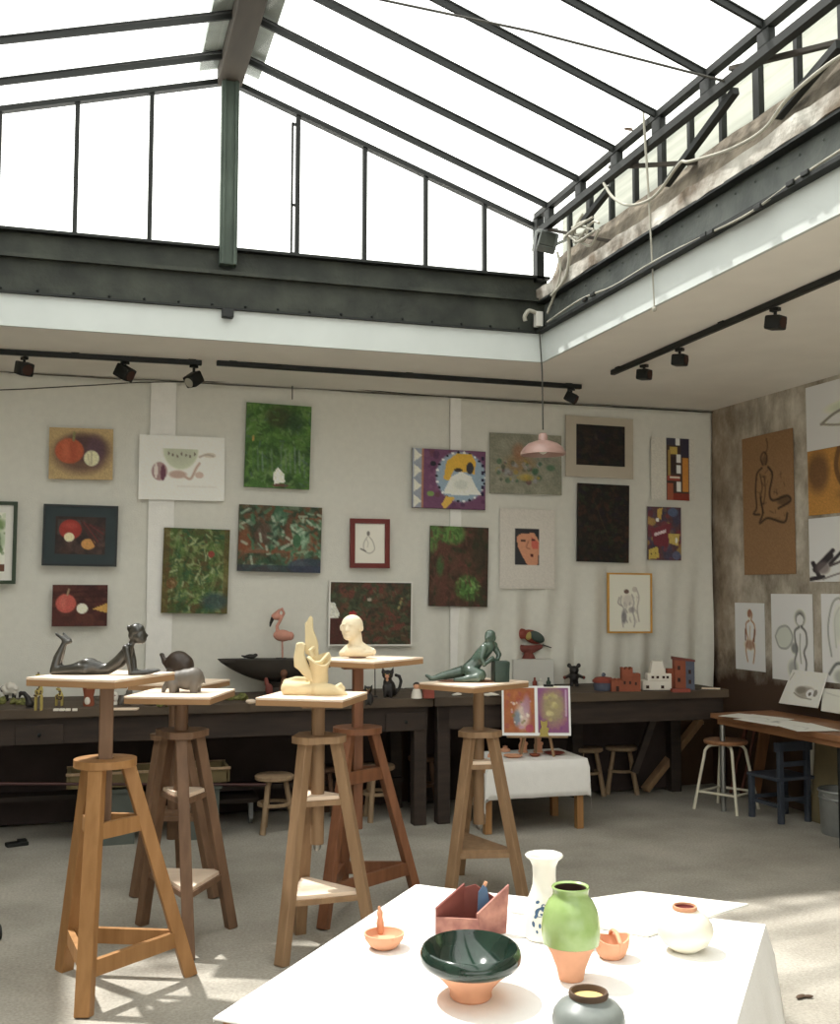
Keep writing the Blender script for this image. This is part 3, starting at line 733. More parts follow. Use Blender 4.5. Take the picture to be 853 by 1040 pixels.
# face print on white paper
cv = Cv(58, 80, (184, 178, 168), 14)
cv.rect(.28, .25, .7, .7, (46, 46, 50)).poly([(.3, .36), (.36, .32), (.62, .3), (.7, .4), (.7, .56), (.68, .7), (.5, .7), (.4, .58), (.34, .5)], (190, 126, 92)).poly([(.56, .34), (.7, .42), (.69, .5), (.58, .5)], (190, 84, 68)).ell(.42, .4, .05, .012, (70, 44, 40)).ell(.6, .39, .04, .012, (70, 44, 40)).curve([(.52, .4), (.48, .48), (.54, .5)], .008, (140, 80, 60)).ell(.58, .58, .03, .018, (80, 30, 30)).line([(0, .97), (1, .97)], .006, (176, 172, 164)).grain(.06)
sheet('print_sheet', 'pale paper with a small dark print of a flushed face', 'print', (507, 517, 563, 598), 'b', cv, .002, .01)
# grey mount with near black picture
DK = [(34, 26, 24), (26, 30, 26), (44, 32, 26), (30, 24, 32), (52, 40, 30)]
cv = abstract(44, 38, (32, 28, 26), DK, 120, 15, .02, .08, 1.8); cv.ell(.4, .3, .03, .08, (70, 60, 50), .6, .7).grain(.3)
framed('mounted_painting', 'near-black little painting in a broad grey mount, top right', 'painting', (574, 424, 642, 485), 'b', cv, 'mat_grey', 0, 'mat_grey', (.09, .065, .075, .095), roll=.01)
cv = abstract(54, 78, (32, 28, 24), DK + [(62, 36, 26), (40, 48, 30)], 200, 16, .015, .06, 1.8); cv.line([(.3, .2), (.6, .7)], .01, (70, 56, 34), .5).grain(.3)
sheet('canvas_painting', 'tall near-black canvas under the grey mounted one', 'painting', (585, 492, 637, 571), 'b', cv, .02, RL)
# gilt framed nude
cv = Cv(50, 66, (206, 202, 186), 17)
cv.ell(.42, .3, .06, .04, (96, 74, 66)).curve([(.3, .38), (.28, .5), (.36, .62), (.32, .8), (.34, .92)], .014, (150, 146, 138)).curve([(.55, .35), (.6, .5), (.56, .62), (.62, .8), (.6, .92)], .014, (150, 146, 138)).ell(.36, .74, .06, .12, (104, 100, 104), .8, .5).ell(.55, .62, .08, .05, (122, 116, 116), .7, .6).curve([(.66, .25), (.72, .4), (.68, .6), (.72, .82)], .014, (158, 150, 140)).ell(.62, .26, .06, .05, (170, 162, 150), .8).ell(.45, .45, .12, .1, (182, 176, 164), .8, .6).curve([(.25, .4), (.22, .5), (.3, .55)], .012, (140, 130, 124)).dab(30, [(150, 144, 138), (120, 114, 112), (168, 160, 150)], .09, .01, .7, (.3, .35, .68, .85), 1.3)
framed('framed_drawing', 'pencil nude in a thin gilt frame, lowest at the right', 'drawing', (616, 582, 661, 643), 'b', cv, 'frame_gold', .013, 'mat_white', .004, d=.02, roll=.008)
# geometric painting on white
cv = Cv(52, 76, (186, 182, 170), 18)
cv.rect(.35, .0, .86, 1, (66, 50, 44)).rect(.35, 0, .56, .12, (54, 52, 66)).rect(.56, .0, .66, .12, (210, 206, 196)).rect(.68, .0, .86, .3, (52, 46, 60)).rect(.42, .14, .6, .26, (178, 148, 64)).rect(.38, .2, .44, .6, (150, 120, 60)).rect(.58, .26, .68, .4, (206, 204, 196)).rect(.57, .44, .68, .56, (212, 208, 200)).rect(.72, .32, .84, .86, (190, 120, 44)).rect(.37, .6, .66, .68, (150, 62, 48)).rect(.42, .62, .66, .65, (204, 190, 170)).rect(.58, .7, .68, .86, (204, 200, 190)).rect(.36, .72, .5, 1, (150, 76, 50)).rect(.5, .88, .86, 1, (128, 46, 34)).rect(.44, .3, .56, .56, (52, 40, 40)).grain(.08)
sheet('print_sheet', 'narrow geometric colour-block painting mounted on white paper', 'painting', (661, 445, 705, 508), 'b', cv, .003, .008)
# collage
cv = Cv(44, 60, (84, 58, 62), 19)
cv.blot(60, [(70, 62, 84), (120, 50, 56), (160, 128, 62), (60, 58, 76), (96, 44, 52)], .05, .14, .8).poly([(.1, .42), (.7, .3), (.6, .75), (.2, .72)], (112, 44, 54)).poly([(.3, .05), (.45, .02), (.4, .25), (.3, .2)], (180, 144, 62)).poly([(.6, .5), (.95, .5), (.9, .72), (.65, .68)], (184, 158, 74)).poly([(.05, .8), (.3, .74), (.35, .95), (.05, .98)], (184, 160, 66)).poly([(.2, .5), (.55, .42), (.54, .48), (.2, .56)], (186, 166, 168)).ell(.3, .25, .05, .04, (210, 206, 196)).ell(.75, .1, .15, .08, (76, 90, 120)).ell(.85, .9, .12, .08, (80, 84, 112)).ell(.85, .62, .03, .06, (214, 208, 190)).ell(.12, .88, .02, .015, (60, 30, 30)).ell(.24, .86, .02, .015, (60, 30, 30)).grain(.15)
sheet('canvas_painting', 'small red and violet collage painting near the curtain edge', 'painting', (657, 515, 691, 569), 'b', cv, .006, .01)

# ---- right wall drawings
def fig_standing(cv, x, y, h, c, w=.016, al=.85):
    k = h
    cv.ell(x, y, .09*k, .07*k, c, .35, .4)
    cv.curve([(x-.07*k, y+.02*k), (x, y-.08*k), (x+.08*k, y), (x+.04*k, y+.09*k)], w, c, al)
    cv.curve([(x-.03*k, y+.1*k), (x-.16*k, y+.16*k), (x-.15*k, y+.3*k), (x-.1*k, y+.42*k), (x-.18*k, y+.6*k), (x-.12*k, y+.8*k)], w, c, al)
    cv.curve([(x+.05*k, y+.1*k), (x+.16*k, y+.17*k), (x+.18*k, y+.33*k), (x+.1*k, y+.45*k), (x+.16*k, y+.6*k), (x+.1*k, y+.82*k)], w, c, al)
    cv.curve([(x, y+.2*k), (x-.02*k, y+.4*k), (x+.01*k, y+.6*k)], w*.7, c, al*.7)
    return cv
cv = Cv(60, 120, (126, 92, 60), 20); cv.grain(.1)
KN = (46, 34, 26)
cv.poly([(.3, .28), (.55, .27), (.56, .42), (.88, .48), (.84, .62), (.36, .62), (.27, .5)], (136, 98, 60), .5)
cv.curve([(.46, .15), (.52, .1), (.5, .04)], .012, KN, .5).curve([(.36, .28), (.4, .38), (.36, .46), (.42, .56)], .01, KN, .7).dab(26, [KN], .08, .006, .5, (.28, .26, .86, .62))
cv.curve([(.42, .22), (.38, .17), (.44, .13), (.5, .16), (.48, .22)], .012, KN, .8).curve([(.4, .24), (.3, .28), (.27, .4), (.28, .52), (.22, .56), (.34, .57)], .014, KN, .9).curve([(.52, .24), (.6, .3), (.54, .42), (.6, .48), (.86, .46), (.92, .5), (.7, .54)], .016, KN, .9)
cv.curve([(.36, .45), (.4, .56), (.34, .63), (.5, .6), (.8, .64), (.86, .58)], .016, KN, .9).curve([(.44, .3), (.46, .4), (.42, .5)], .01, KN, .7).ell(.46, .19, .06, .035, KN, .4, .6).ell(.8, .49, .12, .03, KN, .5, .6)
sheet('kraft_drawing', 'kneeling nude sketched on a tall brown paper sheet', 'drawing', (755, 446, 807, 584), 'r', cv, .003)
cv = Cv(70, 70, (196, 200, 184), 21)
cv.ell(.66, .42, .36, .1, (160, 166, 148), .8, .7).curve([(.22, .62), (.4, .5), (.6, .45), (.85, .5), (1, .6)], .02, (112, 108, 100)).curve([(.22, .62), (.45, .68), (.7, .68), (1, .62)], .016, (124, 118, 110)).ell(.6, .57, .1, .08, (90, 92, 88)).ell(.6, .57, .035, .04, (30, 30, 30)).ell(.66, .54, .02, .02, (220, 220, 214)).ell(.7, .25, .2, .1, (170, 178, 160), .7, .8)
for k in range(5): cv.curve([(.5+.06*k, .3), (.56+.06*k, .2), (.66+.06*k, .12)], .008, (150, 154, 140), .7)
sheet('charcoal_drawing', 'large drawing of an eye, uppermost on the stained wall', 'drawing', (819, 394, 896, 459), 'r', cv, .003)
cv = Cv(70, 64, (164, 112, 46), 22)
cv.ell(.15, .35, .15, .3, (98, 66, 40), .9, .6).ell(.75, .3, .3, .34, (112, 74, 42), .7, .6).ell(.7, .3, .14, .22, (150, 104, 58), .9, .5).ell(.78, .3, .08, .06, (56, 38, 28), .8, .5).curve([(.45, .0), (.4, .3), (.5, .6), (.8, .7), (1, .6)], .03, (88, 58, 36), .8).ell(.6, .72, .2, .1, (120, 80, 40), .6, .7).grain(.12)
sheet('pastel_drawing', 'orange-brown pastel portrait beneath the eye drawing', 'drawing', (821, 459, 898, 524), 'r', cv, .003)
cv = Cv(70, 64, (206, 206, 198), 23)
for a, b, c in (((.02, .95), (.2, .92), .03), ((.06, .7), (.14, .9), .03), ((.1, .8), (.3, .6), .05), ((.3, .72), (.5, .5), .025), ((.75, .1), (.95, .3), .05), ((.7, .3), (.9, .42), .03), ((.25, .62), (.34, .52), .03)): cv.line([a, b], c, (44, 38, 42))
cv.ell(.2, .78, .1, .1, (96, 84, 84), .8, .6).curve([(.3, .75), (.5, .66), (.7, .5), (.95, .55)], .018, (70, 62, 64)).curve([(.2, .95), (.5, .85), (.8, .86), (1, .9)], .014, (110, 104, 104)).ell(.85, .2, .1, .12, (80, 50, 60), .8, .6)
sheet('ink_drawing', 'bold black ink reclining nude below the orange portrait', 'drawing', (822, 527, 898, 591), 'r', cv, .003)
cv = Cv(50, 66, (196, 196, 182), 24)
fig_standing(cv, .52, .18, .85, (140, 92, 66), .018); cv.ell(.5, .62, .16, .07, (128, 84, 62), .7, .6).ell(.5, .16, .07, .06, (120, 70, 50), .7).line([(.36, .4), (.36, .55)], .02, (100, 60, 44)).line([(.66, .4), (.64, .56)], .02, (100, 60, 44))
sheet('wash_drawing', 'small sepia standing nude, leftmost of the low wall sketches', 'drawing', (747, 612, 777, 679), 'r', cv, .003)
cv = Cv(56, 76, (196, 198, 186), 25)
fig_standing(cv, .7, .3, .8, (74, 74, 76), .02); cv.ell(.32, .5, .22, .13, (160, 164, 156), .8, .4).curve([(.1, .5), (.2, .4), (.4, .38), (.52, .5), (.4, .62), (.2, .62), (.1, .5)], .016, (128, 130, 128)).ell(.7, .28, .12, .09, (52, 50, 52), .6, .5).ell(.7, .3, .08, .06, (190, 190, 180)).ell(.56, .62, .08, .06, (90, 90, 92), .8, .6).ell(.52, .85, .12, .1, (120, 122, 122), .7, .7)
sheet('wash_drawing', 'grey wash woman holding a round mirror, middle low sketch', 'drawing', (784, 603, 826, 689), 'r', cv, .003)
cv = Cv(56, 76, (192, 194, 184), 26)
cv.curve([(.2, .7), (.14, .4), (.24, .12), (.4, .06), (.52, .2), (.5, .5), (.4, .7)], .018, (130, 132, 130)).curve([(.3, .6), (.28, .3), (.38, .16)], .014, (150, 152, 148)).ell(.35, .35, .1, .2, (166, 168, 162), .8, .7).curve([(.15, .9), (.3, .78), (.5, .8), (.6, .95)], .024, (90, 92, 92)).ell(.4, .92, .16, .08, (120, 122, 120), .7, .6).curve([(.7, .2), (.8, .5), (.75, .8)], .014, (140, 142, 140))
sheet('wash_drawing', 'grey sketch of draped figure cut by the right frame edge', 'drawing', (835, 603, 886, 692), 'r', cv, .003)

# ================================================================== TRACK LIGHTS
ZT = HC
def track(label, a, b):
    m = MB(); A = onZ(*a, ZT); B = onZ(*b, ZT)
    m.beam(A-Vector((0, 0, .018)), B-Vector((0, 0, .018)), .034, .034, bev=.004)
    for t in (.04, .5, .96): m.box(A.lerp(B, t)-Vector((0, 0, .004)), (.05, .05, .008))
    return tag(m.build('track_rail', 'black_plastic'), label, 'track light rail', 'black lighting rails on the ceiling')
track('black ceiling rail at the left, holding three spotlights', (-60, 351), (205, 366))
track('long black ceiling rail above the middle of the picture wall', (220, 366), (590, 390.5))
track('black ceiling rail running along the right side of the skylight', (622, 376), (853+60, 249))
def spot(px, py, rail, tilt, rz, label, lens=False, sz=15):
    y0 = rail
    top = onZ(px, y0, ZT)-Vector((0, 0, .036)); s = depth(top)/F
    z = (y0-py)*s
    r = thing('spotlight', label, 'spotlight', top+Vector((0, 0, z)), rz, 'black spotlights on the ceiling rails')
    m = MB(); m.tube([(0, 0, -z), (0, 0, 0)], .009, 8); m.box((0, 0, -z-.008), (.03, .05, .018)); m.build('stem', 'black_plastic', r)
    m = MB(); d = sz*s
    m.box((0, 0, 0), (d*.95, d*1.1, d*.9), rx=tilt, bev=.012)
    m.build('housing', 'black_plastic', r, smooth=True)
    m = MB(); R = Matrix.Rotation(tilt, 3, 'X')
    pts = [R @ Vector((0, -d*.5, 0)), R @ Vector((0, -d*.585, 0))]
    m.tube(pts, d*.36, 16); m.build('lens', 'cable_pale' if lens else 'dark_inside', r)
    return r
spot(25, 369, 357, .3, .5, 'black box spotlight nearest the left edge')
spot(127, 373, 362, .5, .9, 'black box spotlight in the middle of the left rail')
spot(197, 380, 365.5, .6, -.9, 'black round-faced spotlight at the end of the left rail', True, 14)
spot(580, 399, 389.5, .5, .9, 'single black spotlight at the end of the long rail', False, 11)
spot(654, 375, 365, .1, .5, 'black spotlight at the near-corner end of the right rail', False, 12)
spot(690, 360, 348, .1, .6, 'black spotlight second along the right rail', False, 13)
spot(787, 321, 306, .15, .4, 'black spotlight nearest the right picture edge', False, 16)

# ================================================================== PENDANT, CABLES, FLOODLIGHT
A = Vector((2.79, 6.47, 3.33)); s = depth(A)/F
a = onY(551.5, 455, 6.47)
r = thing('pendant_lamp', 'pink metal pendant lamp hanging in front of the picture wall', 'lamp', (a.x, a.y, a.z), 0)
m = MB(); m.tube([(0, 0, .12), (-.003, 0, .5), (A.x-a.x, 0, A.z-a.z)], .005, 8); m.build('cord', 'wire_dark', r)
k = s
m = MB(); m.lathe([(x*k, z*k) for x, z in ((23, -7), (22.5, -4), (20, 0), (15, 4.5), (8, 7), (5, 7.5), (4.6, 7), (8, 6), (14, 3.5), (19, -.5), (21.5, -4.5), (22, -7), (23, -7))], n=40); m.build('lamp_shade', 'pink_metal', r, smooth=True)
m = MB(); m.lathe([(x*k, z*k) for x, z in ((0, 15), (3, 15), (4.5, 13), (5, 7), (0, 7))], n=20); m.build('lamp_holder', 'pink_metal', r, smooth=True)
m = MB(); m.ell((0, 0, -1*k), (5*k, 5*k, 5.5*k)); m.build('bulb', 'porcelain', r, smooth=True)
r = thing('junction_box', 'small white junction box at the inner corner of the skylight beam', 'box', (2.76, 6.46, 3.31), 0)
m = MB(); m.box((.02, 0, .06), (.05, .05, .1), bev=.006); m.build('box', 'block_white', r)
m = MB(); m.tube([(.0, -.01, .10), (-.05, -.01, .11), (-.08, -.01, .07), (-.075, -.01, .04)], .014, 8, smooth_pts=True); m.build('cable_loop', 'cable_pale', r)
# power cable with clips along the right beam
r = thing('power_cable', 'pale power cable clipped along the lower flange of the right beam', 'cable', (2.83, 6.3, 3.31))
off = Vector(r.location)
m = MB(); pts = [onX(x, y, 2.785)-off for x, y in ((556, 327), (590, 304), (622, 291), (660, 268), (690, 252), (720, 237), (760, 217), (806, 184), (853, 153), (900, 123))]; m.tube(pts, .006, 8, smooth_pts=True); m.build('cable', 'cable_pale', r)
for x, y in ((602, 299), (594, 304), (715, 239), (722, 236), (818, 176), (803, 186), (770, 210)):
    m = MB(); m.box(onX(x, y, 2.78)-off, (.02, .05, .022), bev=.004); m.build('clip', 'black_plastic', r)
m = MB(); pts = [onX(x, y, 2.78) for x, y in ((613, 186), (622, 200), (636, 208), (652, 206), (668, 196), (690, 166), (700, 164), (740, 152), (775, 132), (800, 100), (840, 66), (870, 48))]
m.tube(pts, .008, 8, smooth_pts=True); tag(m.build('loose_cable', 'cable_pale'), 'loose pale cable looping past the clerestory panes', 'cable')
# pull cord
top = onX(655, 128, 2.77); bot = onY(664.5, 314, top.y)
m = MB(); m.tube([onY(653, 108, top.y), onY(655, 140, top.y), onY(660, 220, top.y), bot], [.006, .007, .006, .004], 8); m.ell(bot, .013)
tag(m.build('pull_cord', 'cable_pale'), 'long pale pull cord dangling in front of the right beam', 'cord')
# tension wire
m = MB(); m.tube([onZ(360, -6, 4.45), onZ(540, 32, 4.2), onX(738, 83, 2.79)], .006, 6); tag(m.build('tension_wire', 'wire_dark'), 'thin dark wire stretched under the glass roof', 'wire')
p = onZ(638, 131, 4.34)
m = MB(); m.ell(p, (.028, .02, .004)); m.ell(p+Vector((.02, .01, 0)), (.02, .01, .004)); tag(m.build('fallen_leaf', 'bark_brown'), 'tiny dark leaf lying on the roof glass', 'leaf')
# floodlight and tangle in the corner
p = onY(558, 246, 6.35)
r = thing('floodlight', 'grey floodlight bracketed in the corner of the skylight', 'floodlight', p, -YAW); k = depth(p)/F
m = MB(); m.box((-2*k, 0, 0), (19*k, 12*k, 19*k), ry=.25, rx=-.25, bev=.012); m.build('housing', 'web_iron', r)
m = MB(); m.box((-2.5*k, -6.5*k, 1*k), (15*k, 1*k, 15*k), ry=.25, rx=-.25); m.build('glass_front', 'green_iron', r)
m = MB(); m.beam((-13*k, 0, 12*k), (-17*k, 0, -9*k), .016, .02); m.beam((-12*k, 0, 12*k), (9*k, 2*k, 14*k), .016, .02); m.beam((7*k, 0, -2*k), (24*k, 8*k, 8*k), .018, .02); m.build('bracket', 'galvanised', r)
m = MB(); R = random.Random(3)
for i in range(9):
    a0 = onX(572+R.uniform(0, 14), 232+R.uniform(-4, 16), 2.76); b0 = onX(596+R.uniform(-6, 14), 222+R.uniform(-8, 14), 2.78)
    c0 = (a0+b0)/2+Vector((R.uniform(-.03, .03), R.uniform(-.08, .08), R.uniform(-.09, .08)))
    m.tube([a0, c0, b0], .008, 6, smooth_pts=True)
m.tube([onX(577, 240, 2.76), onX(578, 262, 2.78), onX(573, 284, 2.78), onX(560, 300, 2.78)], .01, 6, smooth_pts=True)
m.tube([onX(566, 256, 2.78), onX(569, 280, 2.79), onX(556, 318, 2.79)], .008, 6, smooth_pts=True)
tag(m.build('cable_bundle', 'cable_pale'), 'tangle of pale cables beside the floodlight', 'cables')

# ================================================================== WORKBENCHES
ZB = .86
mat('panel_maroon', (46, 34, 30), .8, .3, 6)
def bench(label, xa, xb, drawers, braces, shelf=True, legs=((-1, -.3), (-1, .3), (1, -.3), (1, .3))):
    r = thing('workbench', label, 'workbench', ((xa+xb)/2, 7.46, 0)); w = xb-xa
    m = MB(); m.box((0, 0, ZB-.03), (w, .76, .06), bev=.006); m.build('top', 'bench_top', r)
    m = MB(); m.box((0, -.33, ZB-.14), (w-.06, .03, .16)); m.build('apron', 'bench_dark', r)
    for x, y in legs:
            x = x*(w/2-.08)
            m = MB(); m.box((x, y, .4), (.09, .09, .8), bev=.006); m.build('leg', 'bench_dark', r)
    if shelf:
        m = MB(); m.box((0, .26, .22), (w-.1, .2, .03)); m.build('lower_shelf', 'bench_dark', r)
    m = MB(); m.box((0, .36, .42), (w-.06, .02, .80)); m.build('dark_backing', 'panel_maroon', r)  # maroon sheet added to make the space under the bench dark
    for x in drawers:
        m = MB(); m.box((x-(xa+xb)/2, -.352, ZB-.16), (.28, .02, .12), bev=.005); d = m.build('drawer', 'bench_dark', r)
        m = MB(); m.ell((x-(xa+xb)/2, -.37, ZB-.16), .012); m.build('knob', 'dark_iron', d)
    for (a, b) in braces:
        m = MB(); m.beam(a, b, .05, .05); m.build('brace', 'bench_dark', r)
    return r
xm = onY(440, 712, 7.08).x
bench('dark wooden workbench along the left of the picture wall', -2.4, xm, [onY(413, 735, 7.08).x, onY(40, 735, 7.08).x], [])
xe = onY(735, 700, 7.15).x
bench('dark wooden workbench under the clay buildings at the right', xm+.01, xe, [], [((onY(644, 779, 7.55).x-(xm+.01+xe)/2, .09, .2), (onY(672, 730, 7.5).x-(xm+.01+xe)/2, .04, .78))], False, ((-1, -.3), (-1, .3), (1, .3), (.2, .3)))
m = MB(); m.tube([onY(-300, 795, 7.03), onY(270, 797, 7.03)], .009, 8); tag(m.build('pipe', 'pipe_red'), 'dark red pipe running low along the front of the left workbench', 'pipe')
# ------------------------------------------------------------------ under the bench
yc = 7.22
xa, xb = onY(70, 780, yc).x, onY(229, 780, yc).x
r = thing('trough', 'ochre trough resting on grey bins under the workbench', 'trough', ((xa+xb)/2, yc, .36))
w = xb-xa
m = MB(); m.box((0, 0, .01), (w, .26, .02)); 
for y in (-.13, .13): m.box((0, y, .05), (w, .02, .09))
for x in (-w/2, w/2): m.box((x, 0, .05), (.02, .28, .09))
m.build('basin', 'ochre', r)
m = MB(); m.box((0, -.145, .092), (w+.03, .02, .015)); m.box((0, .145, .092), (w+.03, .02, .015)); m.build('rim', 'stool_wood', r)
for lab, px in (('grey square bin under the left end of the trough', 120), ('grey square bin under the right end of the trough', 205)):
    x = onY(px, 820, yc).x
    r = thing('bin', lab, 'bin', (x, yc, 0), 0, 'grey bins under the trough')
    m = MB(); m.prism([(-.1, -.1, 0), (.1, -.1, 0), (.1, .1, 0), (-.1, .1, 0)], (0, 0, .34)); m.build('body', 'grey_bin', r)
    m = MB(); m.box((0, 0, .33), (.23, .23, .03), bev=.006); m.build('rim', 'grey_bin', r)
p = onZ(243, 838, 0)
r = thing('castor_trolley', 'dark low trolley on a castor under the bench', 'trolley', (p.x, p.y+.1, 0))
m = MB(); m.box((-.05, .1, .16), (.36, .4, .03), bev=.005); m.build('deck', 'bench_dark', r)
for x in (.08, -.18):
    m = MB(); m.tube([(x-.012, -.06, .04), (x+.012, -.06, .04)], .04, 14); m.box((x, -.06, .1), (.03, .05, .1)); m.build('castor', 'galvanised', r)
p = onZ(17, 859, 0)
m = MB(); m.box(p+Vector((0, 0, .012)), (.13, .07, .024), rz=.3, bev=.006); m.box(p+Vector((.03, .01, .03)), (.05, .05, .012), rz=.3); tag(m.build('floor_plate', 'dark_iron'), 'flat dark metal piece lying on the floor at far left', 'scrap')
p = onZ(1, 955, 0)
m = MB(); m.tube([p+Vector((-.035, 0, .035)), p+Vector((-.005, .01, .035))], .035, 16); m.box(p+Vector((-.05, 0, .06)), (.05, .04, .06), bev=.006); tag(m.build('castor', 'black_plastic'), 'black castor just entering at the left edge', 'wheel')
# leaf scraps on the floor
p = onZ(813, 1014, 0)
m = MB(); m.ell(p+Vector((0, 0, .008)), (.028, .012, .006), rz=.4); m.ell(p+Vector((.03, -.008, .008)), (.02, .008, .006), rz=-.3); tag(m.build('dry_leaf', 'bark_brown'), 'curled dry leaf on the sunlit floor at lower right', 'leaf')

# ------------------------------------------------------------------ wooden stools
def stool(px, py, hpx, wpx, rot, label, mt, first=[]):
    b = onZ(px, py, 0); k = depth(b)/F; h = hpx*k; R = wpx*k/2
    r = thing('wooden_stool', label, 'stool', b, rot, 'low three-legged stools by the workbenches')
    m = MB(); m.lathe([(0, h), (R*.92, h), (R, h-.008), (R, h-.028), (R*.9, h-.036), (0, h-.036)], n=28); m.build('seat', mt, r, smooth=True)
    for a in (0, 1, 2):
        t = a*2*PI/3; c, s_ = math.cos(t), math.sin(t)
        m = MB(); m.tube([(R*.55*c, R*.55*s_, h-.03), (R*1.05*c, R*1.05*s_, 0)], [.017, .021], 10); m.build('leg', mt, r, smooth=True)
    m = MB(); q = R*.78
    m.lathe([(q*.9, h*.46), (q*1.1, h*.46), (q*1.1, h*.46+.02), (q*.9, h*.46+.02), (q*.9, h*.46)], n=24); m.build('stretcher_ring', mt, r)
    return r
stool(278, 844, 57, 40, -2.3, 'round wooden stool between the second and third sculpture stands', 'stool_wood')
stool(328, 828, 49, 30, -1.0, 'wooden stool seen through the legs of the third stand', 'stool_dark')
stool(383, 832, 55, 36, -2.2, 'pale wooden stool behind the reddish sculpture stand', 'stool_wood')
stool(429, 824, 56, 30, -.2, 'dark wooden stool standing left of the white cloth table', 'stool_dark')
stool(597, 808, 49, 31, -.6, 'wooden stool half hidden by the white cloth table', 'stool_wood')
stool(631, 805.5, 48, 33, -.9, 'wooden stool at the right of the cloth table', 'stool_wood')

# trestle brace by the right bench
p = onZ(655, 806, 0)
r = thing('trestle', 'wooden trestle leg leaning under the end of the right workbench', 'trestle', p)
off = Vector(p)
q1 = onY(711, 731, p.y+.15); q2 = onY(706, 735, p.y+.2); f2 = onZ(682, 794, 0)
m = MB(); m.beam((0, 0, .03), q1-off, .07, .05, bev=.004); m.build('leg', 'wood_tan', r)
m = MB(); m.beam(f2-off+Vector((0, 0, .02)), q2-off, .05, .04, bev=.004); m.build('leg', 'wood_tan', r)
m = MB(); m.beam(q1-off+Vector((0, -.03, -.02)), q1-off+Vector((0, .12, -.02)), .03, .03); m.build('bolt', 'steel', r)

# ================================================================== DESK ON THE RIGHT
ZD = .70
c0 = onZ(721, 724, ZD)
ang = math.atan2(.056, 1)
r = thing('drawing_desk', 'wooden desk covered with papers along the stained wall', 'desk', (c0.x, c0.y, 0), ang)
DW, DL = .55, 2.4     # local x: to the wall, local -y: towards the camera
m = MB(); m.box((DW/2, -DL/2, ZD-.018), (DW, DL, .036), bev=.004); m.build('top', 'desk_wood', r)
m = MB(); m.box((.04, -DL/2, ZD-.055), (.025, DL-.1, .04)); m.build('rail', 'desk_wood', r)
for x, y, mt in ((.06, -.06, 'steel'), (DW-.06, -.5, 'cream_paint'), (.08, -1.25, 'dark_iron'), (DW-.06, -DL+.1, 'steel'), (.06, -DL+.1, 'steel')):
    m = MB(); m.tube([(x, y, 0), (x, y, ZD-.03)], .02, 12); m.build('leg', mt, r, smooth=True)
def desk(px, py): return onZ(px, py, ZD)
R = random.Random(5)
labels = ['white paper sheet at the left end of the desk', 'white paper sheet lying mid desk with a grey sketch', 'white paper sheet overhanging the front of the desk', 'white paper sheet at the back of the desk']
for i, (px, py, w, h, rz, lab) in enumerate(((772, 727, .42, .30, .5, labels[0]), (808, 732, .5, .36, .2, labels[1]), (845, 739, .46, .34, -.1, labels[2]), (842, 727, .42, .3, .35, labels[3]))):
    q = desk(px, py); cv = Cv(30, 24, (216, 216, 208), 30+i)
    if i == 1: cv.ell(.5, .5, .14, .12, (150, 150, 148), .8, .6)
    cv.curve([(.2, .3), (.4, .5), (.7, .4)], .01, (170, 170, 166))
    o = paint_mesh('paper_sheet', cv, w*.85, h*.85, .0015, None, 1.25, 0, (0, 0))
    o.rotation_euler = (-PI/2, 0, 1.5+rz); o.location = (min(q.x, 4.62), q.y, ZD+.002+.002*i); tag(o, lab, 'paper', 'loose papers on the desk')
# leaning drawings
def lean(quad, lab, cv):
    """sheet through four corner points: bottom left, bottom right, top right, top left"""
    BL, BR, TR, TL = quad
    cen = (BL+BR)/2
    r = thing('drawing_board', lab, 'drawing board', (cen.x, cen.y, min(BL.z, BR.z)))
    off = Vector(r.location); n = (BR-BL).cross(TL-BL).normalized()
    m = MB(); m.prism([p-off for p in (BL, BR, TR, TL)], n*-.010); m.build('backing', 'paper_white', r)
    o = paint_mesh('drawing', cv, 1, 1, .002, r, 1.5, 0, (0, 0))
    for v in o.data.vertices:
        u, w = v.co.x+.5, v.co.z; d = -v.co.y
        v.co = (BL*(1-u)+BR*u)*(1-w)+(TL*(1-u)+TR*u)*w + n*(.0005+d) - off
    return r
cv = Cv(52, 46, (204, 202, 192), 40)
cv.ell(.58, .6, .24, .16, (140, 132, 120), .9, .5).ell(.72, .62, .1, .12, (214, 212, 204)).ell(.72, .64, .04, .05, (90, 84, 78)).ell(.45, .55, .14, .1, (110, 104, 92), .8, .5).ell(.85, .6, .05, .1, (104, 98, 90), .8).line([(.1, .1), (.06, .3)], .012, (150, 146, 136)).curve([(.3, .65), (.5, .75), (.8, .78)], .012, (120, 114, 104)).grain(.05)
q4 = (onX(791, 714, 4.87), onX(829.5, 719, 4.87), onX(840, 684, 4.945), onX(805, 680, 4.945)); print('board', q4)
lean(q4, 'still life drawing propped at a slant on the desk', cv)
cv = Cv(30, 24, (196, 196, 186), 41); cv.curve([(.1, .2), (.4, .3), (.8, .25)], .01, (160, 160, 154))
q4 = (onX(834, 722, 4.89), onX(880, 729, 4.89), onX(882, 703, 4.945), onX(836, 699, 4.945)); print('board', q4)
lean(q4, 'blank pale sheet propped on the desk at the right frame edge', cv)

